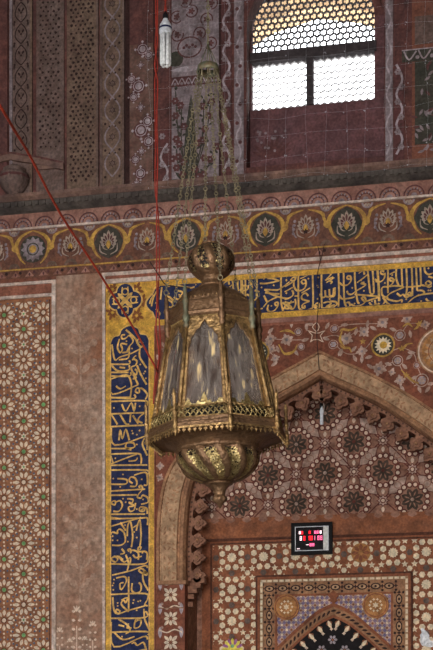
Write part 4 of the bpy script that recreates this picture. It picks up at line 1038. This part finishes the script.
    # upper painting: wine scrolls and medallion
    w.disc(W(176, 60), .08, -.0155, paint_green, n=12); c = W(190, 48); w.disc(c, .13, -.016, paint_wine, n=16, ry=.11); w.disc(c, .115, -.0165, paint_grey, n=16, ry=.095)
    for k in range(5): w.disc((c[0]-.06+.03*k, c[1]+.02*(k % 2)), .016, -.0175, paint_wine, n=7)
    w.petal(W(186, 70), 0, -.16, .16, .03, -.017, paint_pale)
    for (x, yy) in ((177, 18), (192, 12), (207, 20), (200, 34), (178, 36), (211, 44), (186, 2), (212, 4)):
        c = W(x, yy); w.ring(c, .06, .013, -.0165, paint_wine, n=12, a0=x, a1=x+4.5); w.petal(c, x, -.02, .05, .015, -.017, paint_wine)
        for q in range(5): w.petal(c, q*1.256, .006, .035, .012, -.0175, paint_wine)
    finish(w, 'grey plaster panel painted with a dark cypress and wine-red flowering sprays', 'cypress_mural')
    w, a, b = base(219, 221.5, groove_shade, -.01); struct(w.build('trim_10'))
    w, a, b = base(221.5, 232, paint_wine, -.014); vine(w, 226.7, -30, 172, 3.4, paint_pale, -.016, 30)
    finish(w, 'vertical painted strip with pale curling vine left of the window', 'vine_mural')
    w, a, b = base(234.5, 244, paint_grey, -.018); vine(w, 239, -30, 168, 2.4, paint_pale, -.02, 30, .016, False)
    for k in range(9): w.disc(W(239+(1.5 if k % 2 else -1.5), 10+k*19), .02, -.021, paint_wine, n=7)
    finish(w, 'grey strip with wavy pale line along left edge of the window recess', 'vine_mural')
    w, a, b = base(385.5, 393, paint_grey, -.014); vine(w, 389, -30, 155, 2.4, paint_pale, -.016, 30, .016, False)
    finish(w, 'grey strip with wavy pale line along right edge of the window recess', 'vine_mural')
    w, a, b = base(394.5, 404, soot_red, -.012); w.rect(a, b, zb, W(399, 62)[1], -.0135, paint_wine); vine(w, 399.5, 64, 155, 3, paint_pale, -.015, 30)
    finish(w, 'red strip with pale vine on its lower half, right of the window', 'vine_mural')
    w, a, b = base(412, 470, plaster_red, -.012)
    w.slab([(UX(415), W(430, 44)[1]), (b, W(430, 44)[1]), (b, W(430, 16)[1]), (UX(415), W(430, 16)[1])], -.02, -.01, strip_grey)
    a1 = UX(402); z0, z1 = W(420, 62)[1], W(420, 50)[1]; w.rect(a1, b, z0, z1, -.022, paint_green); u = a1+.02
    w.ribbon([(a1, z1), (b, z1)], .012, -.023, paint_pale, sm=1)
    while u < b-.1: w.ribbon([(u, z1-.01), (u+.05, z0+.02), (u+.12, z1-.015)], .016, -.023, paint_pale); w.disc((u+.13, z0+.04), .02, -.023, paint_pale, n=7); u += .14
    w.rect(UX(415), b, zb+.15, z0, -.0165, paint_green)
    for k in range(60):
        c = W(417+rn.random()*50, 66+rn.random()*95); w.petal(c, rn.random()*6, .0, .07, .014, -.0175, paint_grey if k % 3 else paint_wine)
    finish(w, 'painted panel with dark green foliage at the upper right edge', 'foliage_mural')
    # far-left plain pier with niche line
    w, a, b = base(-40, 8.5, soot_red, -.03); struct(w.build('trim_11'))
    w = M(); P = [W(x, yy) for x, yy in ((-8, 166), (0, 159), (12, 156), (24, 158), (38, 160), (65, 166))]
    w.ribbon(P, .05, -.045, soot_red); P2 = [(p[0], p[1]-.06) for p in P]
    for i in range(len(P)-1): w.slab([P[i], P[i+1], P2[i+1], P2[i]], -.06, -.02, cornice_stone)
    struct(w.build('trim_12'))
    # bulbous carved boss
    w = M(); c = W(13, 180, -.1)
    prof = [(.002, -.19), (.03, -.165), (.08, -.12), (.135, -.05), (.155, .02), (.14, .07), (.11, .10), (.12, .115), (.09, .14), (.03, .15), (.002, .15)]
    w.lathe(prof, strip_grey, n=24, c=(c[0], -.06, c[1]), rfun=lambda r, z, a, i: r*(1+.06*math.cos(8*a)))
    w.lathe([(.157, .012), (.165, .025), (.157, .04)], paint_wine, n=24, c=(c[0], -.06, c[1]))
    o = w.build('carved_boss'); tag(o, 'rounded grey lotus boss carved above the ledge at far left', 'carving')
upper()

# ------------------------------------------------------------------ hanging lantern
DL = 8.5; KL = DL/F
def lantern():
    base = PT(217.5, 439, DL); rot = Matrix.Rotation(TH, 3, 'Z'); tilt = Matrix.Rotation(math.radians(-2.1), 3, 'Y')
    XF = lambda v: base + rot @ (tilt @ (Vector(v)*KL))       # local units: photo pixels at the lantern's distance
    XU = lambda v: base + rot @ (Vector(v)*KL)
    t = empty('hanging_lantern', XF((0, 0, -66)), 'large octagonal brass lantern with dusty glass sides hanging on chains before the niche', 'lantern')
    ph = math.radians(10); A8 = [ph+k*PI/4 for k in range(8)]
    def pt(R, a, z): return (R*math.sin(a), -R*math.cos(a), z)
    def new(): m = M(); m.xf = XF; return m
    def octa(m, prof, mt, smooth=False): m.lathe(prof, mt, n=8, phase=ph, smooth=smooth)
    RB = lambda z: 64+(44-64)*(z-12)/100.0
    # base skirt and underside
    m = new(); octa(m, [(67, 10), (68.5, 8), (69, 5), (70.5, 4), (71, 1), (69.5, -1), (66, -2)], brass_dark); m.build('rim', t)
    m = new()
    n = 64; prof = [(66, -2, 1), (58, -2.5, .8), (50, -5, .4), (44, -8, .1), (41.5, -10.5, 0)]
    vs = []
    for r, z, f in prof:
        for j in range(n):
            a = ph+2*PI*j/n; k = (a-ph+PI/8) % (PI/4)-PI/8; k2 = ((a-ph) % (PI/4))-PI/8
            ro = r*math.cos(PI/8)/math.cos(k2); vs.append(pt(ro*f+r*(1-f), a, z))
    m.add(vs, [[i*n+j, i*n+(j+1) % n, (i+1)*n+(j+1) % n, (i+1)*n+j] for i in range(len(prof)-1) for j in range(n)], brass_dark, True); m.build('underside', t)
    # hanging fringe of small trefoils along each side
    for k in range(8):
        a, b = Vector(pt(70, A8[k], 0)), Vector(pt(70, A8[(k+1) % 8], 0)); d = (b-a); L = d.length; e = d.normalized(); nn = Vector((e.y, -e.x, 0)); 
        m = new(); cnt = 10
        def plate(cx, pts, th=.5):
            P = [a+e*(cx+p[0])+Vector((0, 0, p[1])) for p in pts]; c_ = len(P)
            m.add([p-nn*th for p in P]+[p+nn*th for p in P], [list(range(c_)), [c_+i for i in range(c_)][::-1]]+[[i, c_+i, c_+(i+1) % c_, (i+1) % c_] for i in range(c_)], brass_bright if False else brass)
        plate(0, [(0, -1.6), (0, 1), (L, 1), (L, -1.6)])
        for q in range(cnt):
            cx = (q+.5)*L/cnt
            plate(cx, [(-.5, -1.4), (-.6, -2.6), (-1.7, -2.9), (-1.8, -4.2), (-.6, -4.6), (0, -6.6), (.6, -4.6), (1.8, -4.2), (1.7, -2.9), (.6, -2.6), (.5, -1.4)])
        m.build('fringe', t)
        # lattice gallery over the rim
        m = new(); p0, p1 = Vector(pt(67.5, A8[k], 9)), Vector(pt(67.5, A8[(k+1) % 8], 9)); q0, q1 = Vector(pt(65.5, A8[k], 20)), Vector(pt(65.5, A8[(k+1) % 8], 20))
        N_ = 9
        for q in range(-1, N_+1):
            for s in (1, -1):
                u0, u1 = (q, q+1.6) if s > 0 else (q+1.6, q)
                def cl(u0, u1, v0=0, v1=1):
                    if u0 > u1: u0, u1, v0, v1 = u1, u0, v1, v0
                    if u1 <= 0 or u0 >= N_: return None
                    if u0 < 0: v0 += (v1-v0)*(-u0)/(u1-u0); u0 = 0
                    if u1 > N_: v1 = v0+(v1-v0)*(N_-u0)/(u1-u0); u1 = N_
                    return u0/N_, v0, u1/N_, v1
                c_ = cl(u0, u1)
                if c_:
                    f = lambda u, v: (p0.lerp(p1, u)).lerp(q0.lerp(q1, u), v)
                    m.tube([f(c_[0], c_[1]), f(c_[2], c_[3])], .62, brass_bright, n=4)
        m.tube([p0, p1], .9, brass, n=5); m.tube([q0, q1], .8, brass, n=5)
        for q in range(N_): 
            c_ = (p0.lerp(p1, (q+.5)/N_)).lerp(q0.lerp(q1, (q+.5)/N_), .5); m.sphere(c_, .8, brass_bright, n=6)
        m.build('gallery_lattice', t)
    # glass sides with scalloped frames
    for k in range(8):
        a0, a1 = A8[k], A8[(k+1) % 8]; z0, z1 = 10, 113
        def f(u, z, off=0):
            R = RB(z)+off; return Vector(pt(R, a0, z)).lerp(Vector(pt(R, a1, z)), u)
        
        fr = new()
        # opening outline (u: 0..1, z)
        arch_ = [(.10, 26), (.10, 76), (.08, 80), (.14, 85), (.13, 90), (.21, 93), (.27, 98), (.36, 99), (.42, 103), (.5, 107)]
        bot = [(.10, 26), (.18, 27), (.23, 23), (.33, 22.5), (.37, 26), (.42, 24), (.45, 29), (.5, 34)]
        left = [(.02, z0), (.02, z1)]
        fr.add([f(0, z0, -1.2), f(1, z0, -1.2), f(1, 20, -1.2), f(0, 20, -1.2)], [[0, 1, 2, 3]], pierce)  # dark sheet added as the shade behind the gallery lattice
        for sg in (0, 1):
            mp = (lambda u: 1-u) if sg else (lambda u: u)
            U = [(.0, 26), (.0, 112.5), (.5, 112.5)]+arch_[::-1]
            # split into convex-ish strips between outline and outer edge
            for (A_, B_) in zip(arch_[:-1], arch_[1:]):
                if A_[0] <= .14 and B_[0] <= .14: o0, o1 = (0, A_[1]), (0, B_[1])
                elif A_[0] <= .14: o0, o1 = (0, A_[1]), (B_[0], 112.5)
                else: o0, o1 = (A_[0], 112.5), (B_[0], 112.5)
                P = [o0, A_, B_, o1]
                if A_[0] <= .14 and B_[0] > .14: P = [o0, A_, B_, o1, (0, 112.5)]
                V0 = [f(mp(u), z, -.6) for u, z in P]; V1 = [f(mp(u), z, -2.0) for u, z in P]; c_ = len(P)
                fr.add(V0+V1, [list(range(c_))]+[[i, (i+1) % c_, c_+(i+1) % c_, c_+i] for i in range(c_)], brass)
            for (A_, B_) in zip(bot[:-1], bot[1:]):
                P = [(A_[0], 19), (B_[0], 19), B_, A_]
                V0 = [f(mp(u), z, -.6) for u, z in P]; V1 = [f(mp(u), z, -2.0) for u, z in P]
                fr.add(V0+V1, [[0, 1, 2, 3]]+[[i, (i+1) % 4, 4+(i+1) % 4, 4+i] for i in range(4)], brass_bright)
            P = [(0, z0), (.10, z0), (.10, 26), (0, 26)]; fr.add([f(mp(u), z, -.6) for u, z in P], [[0, 1, 2, 3]], brass)
            fr.tube([f(mp(u), z, -.4) for u, z in arch_], .45, brass_dark, n=4)
        # engraved holes in the head, their shade drawn as flat dark quads
        rn = random.Random(k)
        for q in range(30):
            u = rn.uniform(.12, .88); z = rn.uniform(88, 110)
            if z < 93+26*(.5-abs(u-.5))*.9 and .2 < u < .8: continue
            if abs(u-.5) < .32 and z < 104: continue
            c_ = f(u, z, -.5); e1 = (f(u+.01, z, -.5)-c_).normalized()*.5; e2 = (f(u, z+1, -.5)-c_).normalized()*.6
            fr.add([c_-e1, c_-e2, c_+e1, c_+e2], [[0, 1, 2, 3]], pierce)
        for q in range(20): c_ = f((q+.5)/20, 111.6, -.2); fr.sphere(c_, .55, brass_bright, n=5)
        fp = fr.build('pane_frame', t); g = new(); g.add([f(0, z0, -2.2), f(1, z0, -2.2), f(1, z1, -2.2), f(0, z1, -2.2)], [[0, 1, 2, 3]], glass); g.build('glass_pane', fp)
    for k in range(8):
        a = A8[k]; m = new()
        m.tube([pt(RB(10)+.6, a, 10), pt(RB(113)+.6, a, 113)], [2.4, 1.7], brass, n=6); m.build('corner_rib', t)
        m = new()   # little post and pendant at the foot
        m.lathe([(.01, -9), (1.2, -7.5), (.8, -6.5), (3.0, -5.2), (3.2, -4), (1.8, -2.5), (2.3, 0), (2.3, 3), (2.9, 4), (2.1, 5), (1.9, 12), (2.6, 13), (2.6, 14.5), (1.7, 16), (1.7, 30), (2.2, 31), (1.2, 34), (.01, 38)], brass, n=10, c=pt(71, a, 0)); m.build('foot_post', t)
        m = new()   # spindle at the shoulder carrying a chain
        m.lathe([(.01, 98), (1.8, 100), (3.2, 103), (2.2, 106), (3.6, 108), (3.8, 111), (2.6, 114), (2.6, 124), (3.5, 126), (2.3, 129), (2.0, 140), (.01, 143)], green_brass if k % 2 else brass_dark, n=10, c=pt(46.5, a, 0)); m.link(pt(46.5, a, 145.5), (0, 0, 1), (1, 0, 0), 2.6, 2.2, .55, chain_m); m.build('shoulder_spindle', t)
    # shoulder, dome
    m = new(); octa(m, [(44, 112), (46, 114), (46.5, 116.5), (44.5, 118), (43.5, 124), (45.5, 126.5), (44.5, 128.5), (40, 129)], brass_dark); m.build('shoulder', t)
    m = new()
    for q in range(56):
        a = q*2*PI/56; c_ = Vector(pt(38.5, a, 128)); e = Vector((math.cos(a), math.sin(a), 0)); P = [(-1.6, 0), (-1.8, 2.6), (-.8, 3.4), (0, 5.6), (.8, 3.4), (1.8, 2.6), (1.6, 0)]
        m.add([c_+e*p[0]+Vector((0, 0, p[1])) for p in P], [list(range(7))], brass_dark)
    m.lathe([(38.6, 126), (39.4, 127), (39.4, 129), (38.6, 130)], brass_dark, n=48); m.build('crest', t)
    m = new(); m.lathe([(39, 127), (38.5, 131), (36, 136), (31, 141), (24, 145.5), (17, 149), (12.5, 151.5), (12, 153)], brass_dark, n=48, rfun=lambda r, z, a, i: r*(1+.02*math.cos(16*a)))
    for q in range(64):
        a = q*2*PI/64; c_ = pt(37.6, a, 133); m.sphere(c_, .7, brass, n=5)
    m.build('dome', t)
    m = new(); m.lathe([(12.5, 151.5), (13.5, 152.5), (11.2, 154), (10.4, 157), (11, 160), (13, 161.5), (13.2, 163)], brass_dark, n=32); m.build('neck', t)
    m = new(); m.xf = lambda v: XF((v[0], v[1], 161+(v[2]-166)*.97))  # fluted onion with pierced flutes
    on = [(12.5, 166), (17, 169), (20.6, 174), (22.3, 180), (22.2, 186), (20, 192), (15.5, 196.5), (9.5, 199), (8, 200), (8.5, 201.5)]
    m.lathe(on, brass_dark, n=64, rfun=lambda r, z, a, i: r*(1+.075*math.cos(8*(a+(z-180)*.012))*(1 if 1 < i < 8 else .2)))
    rn = random.Random(4)
    for lobe in range(8):
        for q in range(95):
            z = rn.uniform(170.5, 195.5); aa = lobe*PI/4+PI/8-(z-180)*.012+rn.uniform(-.24, .24)
            r = 22.6*math.sqrt(max(.05, 1-((z-182)/19.5)**2))*(.985); c_ = Vector(pt(r+.25, aa, z)); e = Vector((math.cos(aa), math.sin(aa), 0)); u_ = Vector(pt((182-z)/19.5*.9, aa, 1)).normalized()
            s_ = rn.uniform(.8, 1.5); m.add([c_-e*s_, c_-u_*s_, c_+e*s_, c_+u_*s_], [[0, 1, 2, 3]], pierce if q % 3 else brass_bright)
    m.build('pierced_onion', t)
    # bowl
    m = new(); m.lathe([(41.5, -10), (42.8, -11.5), (42.3, -13.5), (40.3, -14.5)], brass_dark, n=48); m.build('bowl_rim', t)
    m = new()
    bw = [(40, -14), (40.4, -18), (39.5, -24), (36.5, -30), (31, -36), (24, -40.5), (17, -43), (12, -44)]
    sw = lambda z: (z+14)*.013
    bp_ = cr(bw, 3); nb = 144; i0 = len(m.v)
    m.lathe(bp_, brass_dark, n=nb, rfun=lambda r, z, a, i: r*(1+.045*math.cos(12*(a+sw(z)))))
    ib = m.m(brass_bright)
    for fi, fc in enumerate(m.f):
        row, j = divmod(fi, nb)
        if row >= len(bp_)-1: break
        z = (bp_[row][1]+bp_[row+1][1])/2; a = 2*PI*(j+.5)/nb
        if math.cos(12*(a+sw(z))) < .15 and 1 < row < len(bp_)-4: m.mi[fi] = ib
    import bisect
    for lobe in range(12):
        for q in range(110):
            z = rn.uniform(-40, -16); aa = lobe*PI/6+PI/12*1.0-sw(z)+rn.uniform(-.15, .15)
            r = 12
            for i in range(len(bw)-1):
                if bw[i+1][1] <= z <= bw[i][1]: r = bw[i][0]+(bw[i+1][0]-bw[i][0])*(z-bw[i][1])/(bw[i+1][1]-bw[i][1])
            r = r*(1-.02)+.7; c_ = Vector(pt(r, aa, z)); e = Vector((math.cos(aa), math.sin(aa), 0)); u_ = Vector(pt(.5, aa, 1)).normalized(); s_ = rn.uniform(.6, 1.3) if z > -22 else rn.uniform(.4, .8)
            mt = pierce if (z > -22 or q % 4 == 0) else brass_bright
            m.add([c_-e*s_, c_-u_*s_, c_+e*s_, c_+u_*s_], [[0, 1, 2, 3]], mt)
    m.build('gadrooned_bowl', t)
    m = new(); m.lathe([(12, -43.5), (13.8, -44.5), (13.8, -45.8), (10.5, -46.5), (9.5, -47.5), (6.8, -51), (5.6, -55), (5.4, -57), (6.8, -58), (7.4, -60), (6.4, -62.5), (3, -65), (1.5, -68), (.01, -70)], brass_dark, n=24, rfun=lambda r, z, a, i: r*(1+.07*math.cos(8*a)) if z < -57 else r); m.build('drop_finial', t)
    # crown ring up the chain
    cz = 439-69; cx = 208-217.5
    m = M(); m.xf = XU
    m.lathe([(10.2, -3.5), (11.2, -3), (11, 0), (10.4, 3), (9.6, 3.5), (9.2, 3), (9.8, 0), (10, -3), (10.2, -3.5)], green_brass, n=24, c=(cx, 0, cz))
    cro = m.build('crown_ring', t)
    for q in range(10):
        m = M(); m.xf = XU; a = q*2*PI/10; c_ = (cx+10.4*math.sin(a), -10.4*math.cos(a), cz-4)
        m.lathe([(.01, -6), (.9, -5), (.5, -3.5), (.9, -2), (.4, 0), (.01, .4)], chain_m if q % 2 else green_brass, n=6, c=c_); m.build('drop', cro)
    m = M(); m.xf = XU; m.sphere((cx, 0, cz+26), 1.6, green_brass, n=8); m.build('chain_knob', t)
    # chains
    def chain(a, b, mt, name='chain', long=4.2, r=.42, sag=0):
        m = M(); a, b = Vector(a), Vector(b); L = (b-a).length; d = (b-a).normalized(); s = 0; i = 0; side = d.orthogonal().normalized(); oth = d.cross(side)
        while s < L:
            if i % 3 != 2:
                h = long*KL; m.link(a+d*(s+h/2)-Vector((0, 0, sag*KL*4*(s/L)*(1-s/L))), d, side if i % 2 else oth, h/2+r*KL, 1.0*KL, r*KL, mt); s += h*.93
            else:
                h = 3.0*KL; m.link(a+d*(s+h/2)-Vector((0, 0, sag*KL*4*(s/L)*(1-s/L))), d, RGT, h/2+r*KL, 1.7*KL, r*1.3*KL, mt); s += h*.9
            i += 1
        m.build(name, t)
    for k in range(8):
        a = A8[k]; top = XU((cx+9.8*math.sin(a), -9.8*math.cos(a), cz-3)); bot = XF(pt(46.5, a, 147)); chain(bot, top, chain_m, long=5 if k % 2 else 3.8, r=.36)
    for k in range(6):
        a = k*PI/3+.2; m = M(); m.xf = XU; m.tube([(cx+9.6*math.sin(a), -9.6*math.cos(a), cz+3), (cx, 0, cz+25)], .5, green_brass, n=5); m.build('crown_hanger', t)
    top = XU((cx, 0, cz+27)); chain(top, (top.x, top.y, ZCEIL), chain_m, 'suspension_chain', 5, .5)
lantern()

# ------------------------------------------------------------------ bulb on its cable
def bulb():
    D = 11.0; k = D/F; b = PT(165.5, 66.5, D)
    t = empty('spiral_bulb', b, 'large white compact fluorescent bulb hanging on a red cable at the upper left', 'light bulb')
    XF = lambda v: b+Vector(v)*k
    m = M(); m.xf = XF
    for q in range(6):
        a = q*PI/3+.3; r = 3.9; x, y = r*math.cos(a), r*math.sin(a)
        m.tube([(x, y, 33), (x, y, 3), (x*.8, y*.8, 1), ], 1.75, bulb_white, n=10)
        m.sphere((x*.9, y*.9, 2), 1.8, bulb_white, n=8)
    m.build('glass_tubes', t)
    m = M(); m.xf = XF; m.lathe([(5.2, 32), (6.3, 33), (6.4, 36), (6.2, 37)], bulb_base, n=24, caps=True); m.lathe([(6.0, 39), (5.6, 41.5), (3.4, 45), (2.4, 47.5), (2.3, 50)], bulb_base, n=24, caps=True); m.build('ballast', t)
    m = M(); m.xf = XF; m.lathe([(6.3, 37), (6.5, 37.4), (6.5, 38.6), (6.1, 39)], bulb_blue, n=24, caps=True); m.build('ring', t)
    m = M(); m.xf = XF; m.lathe([(2.3, 47), (2.7, 48), (2.7, 52), (1.5, 53.5), (.9, 55)], socket_m, n=16, caps=True); m.build('socket', t)
    m = M(); P = []; n_ = 90; zt = ZCEIL
    for s in (0, PI):
        P = [(b.x+.006*math.cos(s+i*.9)*1.0, b.y+.006*math.sin(s+i*.9), b.z+54*k+(zt-b.z-54*k)*i/n_) for i in range(n_+1)]; m.tube(P, .0055, wire_red, n=5)
    m.build('twisted_cable', t)
bulb()
def cable(name, pts, r, mt, label, cat, sm=5):
    m = M(); m.tube([Vector(p) for p in cr([tuple(p) for p in pts], sm)], r, mt, n=6); o = m.build(name); tag(o, label, cat); return o
# looped red cable on the wall side of the bulb
top = PT(157.5, -2, 10.6)
pp = [(top.x, top.y, ZCEIL)]+[tuple(PT(x, y, 10.6)) for x, y in ((157.5, -2), (156.2, 20), (157.5, 40), (154.8, 64), (156.6, 76), (157.6, 84), (156.8, 120), (157.5, 160), (156.8, 200), (156.6, 260), (157, 300), (156, 330), (159, 356), (154.5, 385), (153.5, 404))]
cable('hanging_cable', pp, .006, wire_red, 'long thin red cable hanging straight down past the bulb to the lantern', 'cable')
top = PT(155.5, -2, 10.65)
pp = [(top.x, top.y, ZCEIL)]+[tuple(PT(x, y, 10.65)) for x, y in ((155.5, -2), (157.2, 15), (155.2, 45), (157.6, 66), (155, 78), (154.8, 100), (155.4, 140), (155.2, 190), (158.4, 215), (159.4, 262), (158.2, 300), (160.4, 345), (158, 372), (155.2, 396))]
cable('hanging_cable', pp, .005, wire_red, 'second red cable, looped just left of the white bulb and trailing behind the lantern', 'cable')
P = [(-30, 60, 5.4), (0, 106, 5.6), (15, 131, 5.9), (30, 156, 6.2), (60, 213, 6.8), (94, 265, 7.4), (130, 322, 8.1), (158, 372, 8.6)]
cable('slanting_cord', [PT(-160, -150, 4.2)]+[PT(*p) for p in P], .006, cord_red, 'taut orange red cord slanting down from the left edge to the lantern', 'cord')
P = [(150, 262, 8.9), (158, 274, 8.9), (165, 284, 8.8), (172, 286, 8.7), (190, 288, 8.7)]
cable('lantern_wire', [PT(*p) for p in P], .0035, wire_dark, 'short thin dark wire crossing from red cables to the lantern shoulder', 'wire')
P = [(158, 374, 8.9), (166, 374, 8.6), (172, 366, 8.5), (176, 350, 8.4)]
cable('lantern_wire', [PT(*p) for p in P], .004, wire_red, 'short curved red wire tied to the left side of the lantern', 'wire')

# ------------------------------------------------------------------ digital prayer clock
def clock():
    y = YN-.05; x0, z1 = W(291.5, 523.5, y); x1, z0 = W(332.5, 554, y); z0 += .0; 
    cx, cz = (x0+x1)/2, (z0+z1)/2
    t = empty('digital_clock', (cx, YN-.01, z0), 'black framed digital clock with red glowing figures on the niche inlay', 'clock')
    m = M(); wd_, hh = (x1-x0)/2, (z1-z0)/2
    def rr(d): return [(cx-wd_+d, cz-hh+d), (cx+wd_-d, cz-hh+d), (cx+wd_-d, cz+hh-d), (cx-wd_+d, cz+hh-d)]
    o_, i_ = rr(0), rr(.032)
    for k in range(4): m.slab([o_[k], o_[(k+1) % 4], i_[(k+1) % 4], i_[k]], y-.03, YN-.035, clock_black)
    m.build('frame', t)
    m = M(); m.slab(rr(.03), y-.012, YN-.04, clock_screen); scr = m.build('screen', t)
    m = M(); a, b = rr(.038), rr(.045)
    for k in range(4): m.slab([a[k], a[(k+1) % 4], b[(k+1) % 4], b[k]], y-.016, y-.01, clock_line)
    m.build('screen_line', scr)
    def px(X, Y_): return (x0+(X-30)/(405-30)*(x1-x0), z1-(Y_-30)/(312-30)*(z1-z0))
    Yf = y-.014
    def blk(X0, X1, Y0, Y1, mt):
        m = cur[0]; a, b = px(X0, Y0), px(X1, Y1); m.slab([(a[0], b[1]), (b[0], b[1]), (b[0], a[1]), (a[0], a[1])], Yf-.002, Yf+.004, mt)
    # rows of small seven-segment figures: too blurred to read, so only segments
    cur = [M()]
    def fig(X, Y0, w_, h_, mt, seg):
        cur[0] = M()
        t_ = 5
        if 't' in seg: blk(X, X+w_, Y0, Y0+t_, mt)
        if 'm' in seg: blk(X, X+w_, Y0+h_/2-t_/2, Y0+h_/2+t_/2, mt)
        if 'b' in seg: blk(X, X+w_, Y0+h_-t_, Y0+h_, mt)
        if 'l' in seg: blk(X, X+t_, Y0, Y0+h_, mt)
        if 'r' in seg: blk(X+w_-t_, X+w_, Y0, Y0+h_, mt)
        cur[0].build('glowing_figure', scr)
    for X, mt in ((100, led_white), (120, led_red), (190, led_red), (240, led_pink), (262, led_pink), (290, led_white)): fig(X, 103, 17, 26, mt, 'tmblr')
    for X, mt in ((108, led_white), (140, led_red), (190, led_red), (208, led_red), (230, led_pink), (270, led_pink), (296, led_pink)): fig(X, 148, 18, 38, mt, 'tmblr' if X != 230 else 'r')
    for X, mt in ((198, led_pink), (222, led_pink)): fig(X, 213, 18, 26, mt, 'tmblr')
    cur[0] = M(); blk(165, 190, 222, 228, led_white); cur[0].build('glowing_mark', scr); cur[0] = M(); blk(82, 108, 254, 262, led_white); cur[0].build('glowing_mark', scr)
    m = M(); a, b = px(322, 62), px(366, 276)  # bright reflection on the screen's right side, painted as a strip
    m.slab([(a[0], b[1]), (b[0], b[1]), (b[0], a[1]), (a[0], a[1])], Yf-.001, Yf+.004, mat('screen_reflection_paint', (196, 196, 190), k=1.5, rough=.2, amt=.2, scale=20, bump=0)); m.build('painted_reflection', scr)
clock()

# ------------------------------------------------------------------ little tube lamp hung under the arch point
def tubelamp():
    y = .30; c = W(321.8, 425, y); s = S(322, y)
    t = empty('tube_lamp', (c[0], y, c[1]), 'small white tube lamp hanging under the point of the arch', 'lamp')
    XF = lambda v: Vector((c[0]+v[0]*s, y+v[1]*s, c[1]+v[2]*s))
    m = M(); m.xf = XF; m.lathe([(.01, 0), (1.6, .3), (1.8, 1.5), (1.8, 11.5), (1.5, 12)], bulb_base, n=14, caps=True); m.build('tube', t)
    m = M(); m.xf = XF; m.lathe([(1.9, 11.5), (2.2, 12.5), (1.9, 15), (1.0, 18), (.9, 19)], bulb_base, n=14, caps=True); m.lathe([(1.1, 17), (1.5, 18), (1.3, 21), (.4, 22)], socket_m, n=12, c=(-1, 0, 0), caps=True); m.build('socket', t)
    m = M(); m.xf = XF; m.tube(cr([(1.6, 0, 12), (2.2, 0, 16), (2.0, 0, 21), (.8, 0, 24), (-.6, 0, 23), (-1, 0, 21)], 4), .45, line_white, n=6); m.build('hook', t)
    m = M(); m.tube([XF((.8, 0, 24)), Vector((c[0]+.004, .12, INN[-1][1]-.05)), Vector((c[0]+.004, .11, INN[-1][1]+.02))], .004, wire_dark, n=5); m.build('wire', t)
tubelamp()
P = [(318.5, 248), (321, 262), (318, 278), (319.5, 300), (317.5, 330), (318.5, 352), (320, 372)]
cable('wall_wire', [(W(x, yy)[0], -.06, W(x, yy)[1]) for x, yy in P], .0038, wire_dark, 'thin dark wire running down the wall above the point of the arch', 'wire')
P = [(325, 246), (322.5, 258), (320.8, 263)]
cable('wall_wire', [(W(x, yy)[0], -.05, W(x, yy)[1]) for x, yy in P], .003, wire_dark, 'short dark wire stub branching right above the inscription', 'wire')

# ragged lime patch on the inlay at lower right
def patch():
    y = YN-.014; o = (400, 610); s = 13.12; m = M()
    P = [(270, 245), (300, 235), (330, 265), (355, 290), (385, 330), (385, 375), (405, 405), (440, 400), (470, 420), (470, 480), (400, 488), (340, 478), (290, 470), (265, 425), (270, 370), (262, 330), (285, 300)]
    m.slab([W(o[0]+a/s, o[1]+b/s, y) for a, b in P], y-.008, y+.004, scrap_m); o_ = m.build('plaster_patch'); tag(o_, 'ragged white lime patch on the star inlay at the lower right corner', 'patch')
    m = M(); c = W(232.5, 649, y)
    for k in range(9): m.petal(c, PI*(k+.0)/8, .03, .115, .018, y-.004, violet_paint if k % 2 else yellow_paint)
    m.disc(c, .05, y-.005, yellow_paint, n=12); m.disc((c[0], c[1]+.03), .02, y-.006, tile_green, n=8)
    o_ = m.build('painted_flower'); tag(o_, 'small painted flower with violet and yellow petals at the foot of the inlay', 'flower')
patch()

# ------------------------------------------------------------------ fine bird net in front of the upper wall
def net():
    m = M(); rn = random.Random(2); y = -.55
    u0, u1 = W(150, 60, y)[0], W(445, 60, y)[0]; z0 = ZA(176, y); z1 = ZT+.3; st = .19
    i = 0; u = u0
    while u < u1: 
        m.tube([(u+rn.uniform(-.03, .03), y, z0+(z1-z0)*k/6) for k in range(7)], .0005, net_m, n=3, cap=False); u += st
    z = z0
    while z < z1:
        m.tube([(u0+(u1-u0)*k/9, y, z+rn.uniform(-.03, .03)) for k in range(10)], .0005, net_m, n=3, cap=False); z += st
    for k in range(520):
        u = u0+st*rn.randint(0, int((u1-u0)/st)); z = z0+st*rn.randint(0, int((z1-z0)/st))
        w_ = math.exp(-((u-w_mid)/1.2)**2)  # backlit sparkle put into pale knots, thicker near the window
        if rn.random() > .25+.75*w_: continue
        m.sphere((u+rn.uniform(-.02, .02), y, z+rn.uniform(-.02, .02)), rn.choice((.0025, .0035, .005)), net_m, n=4)
    o = m.build('bird_net'); tag(o, 'fine pale netting stretched in front of the window and upper wall', 'net')
net()
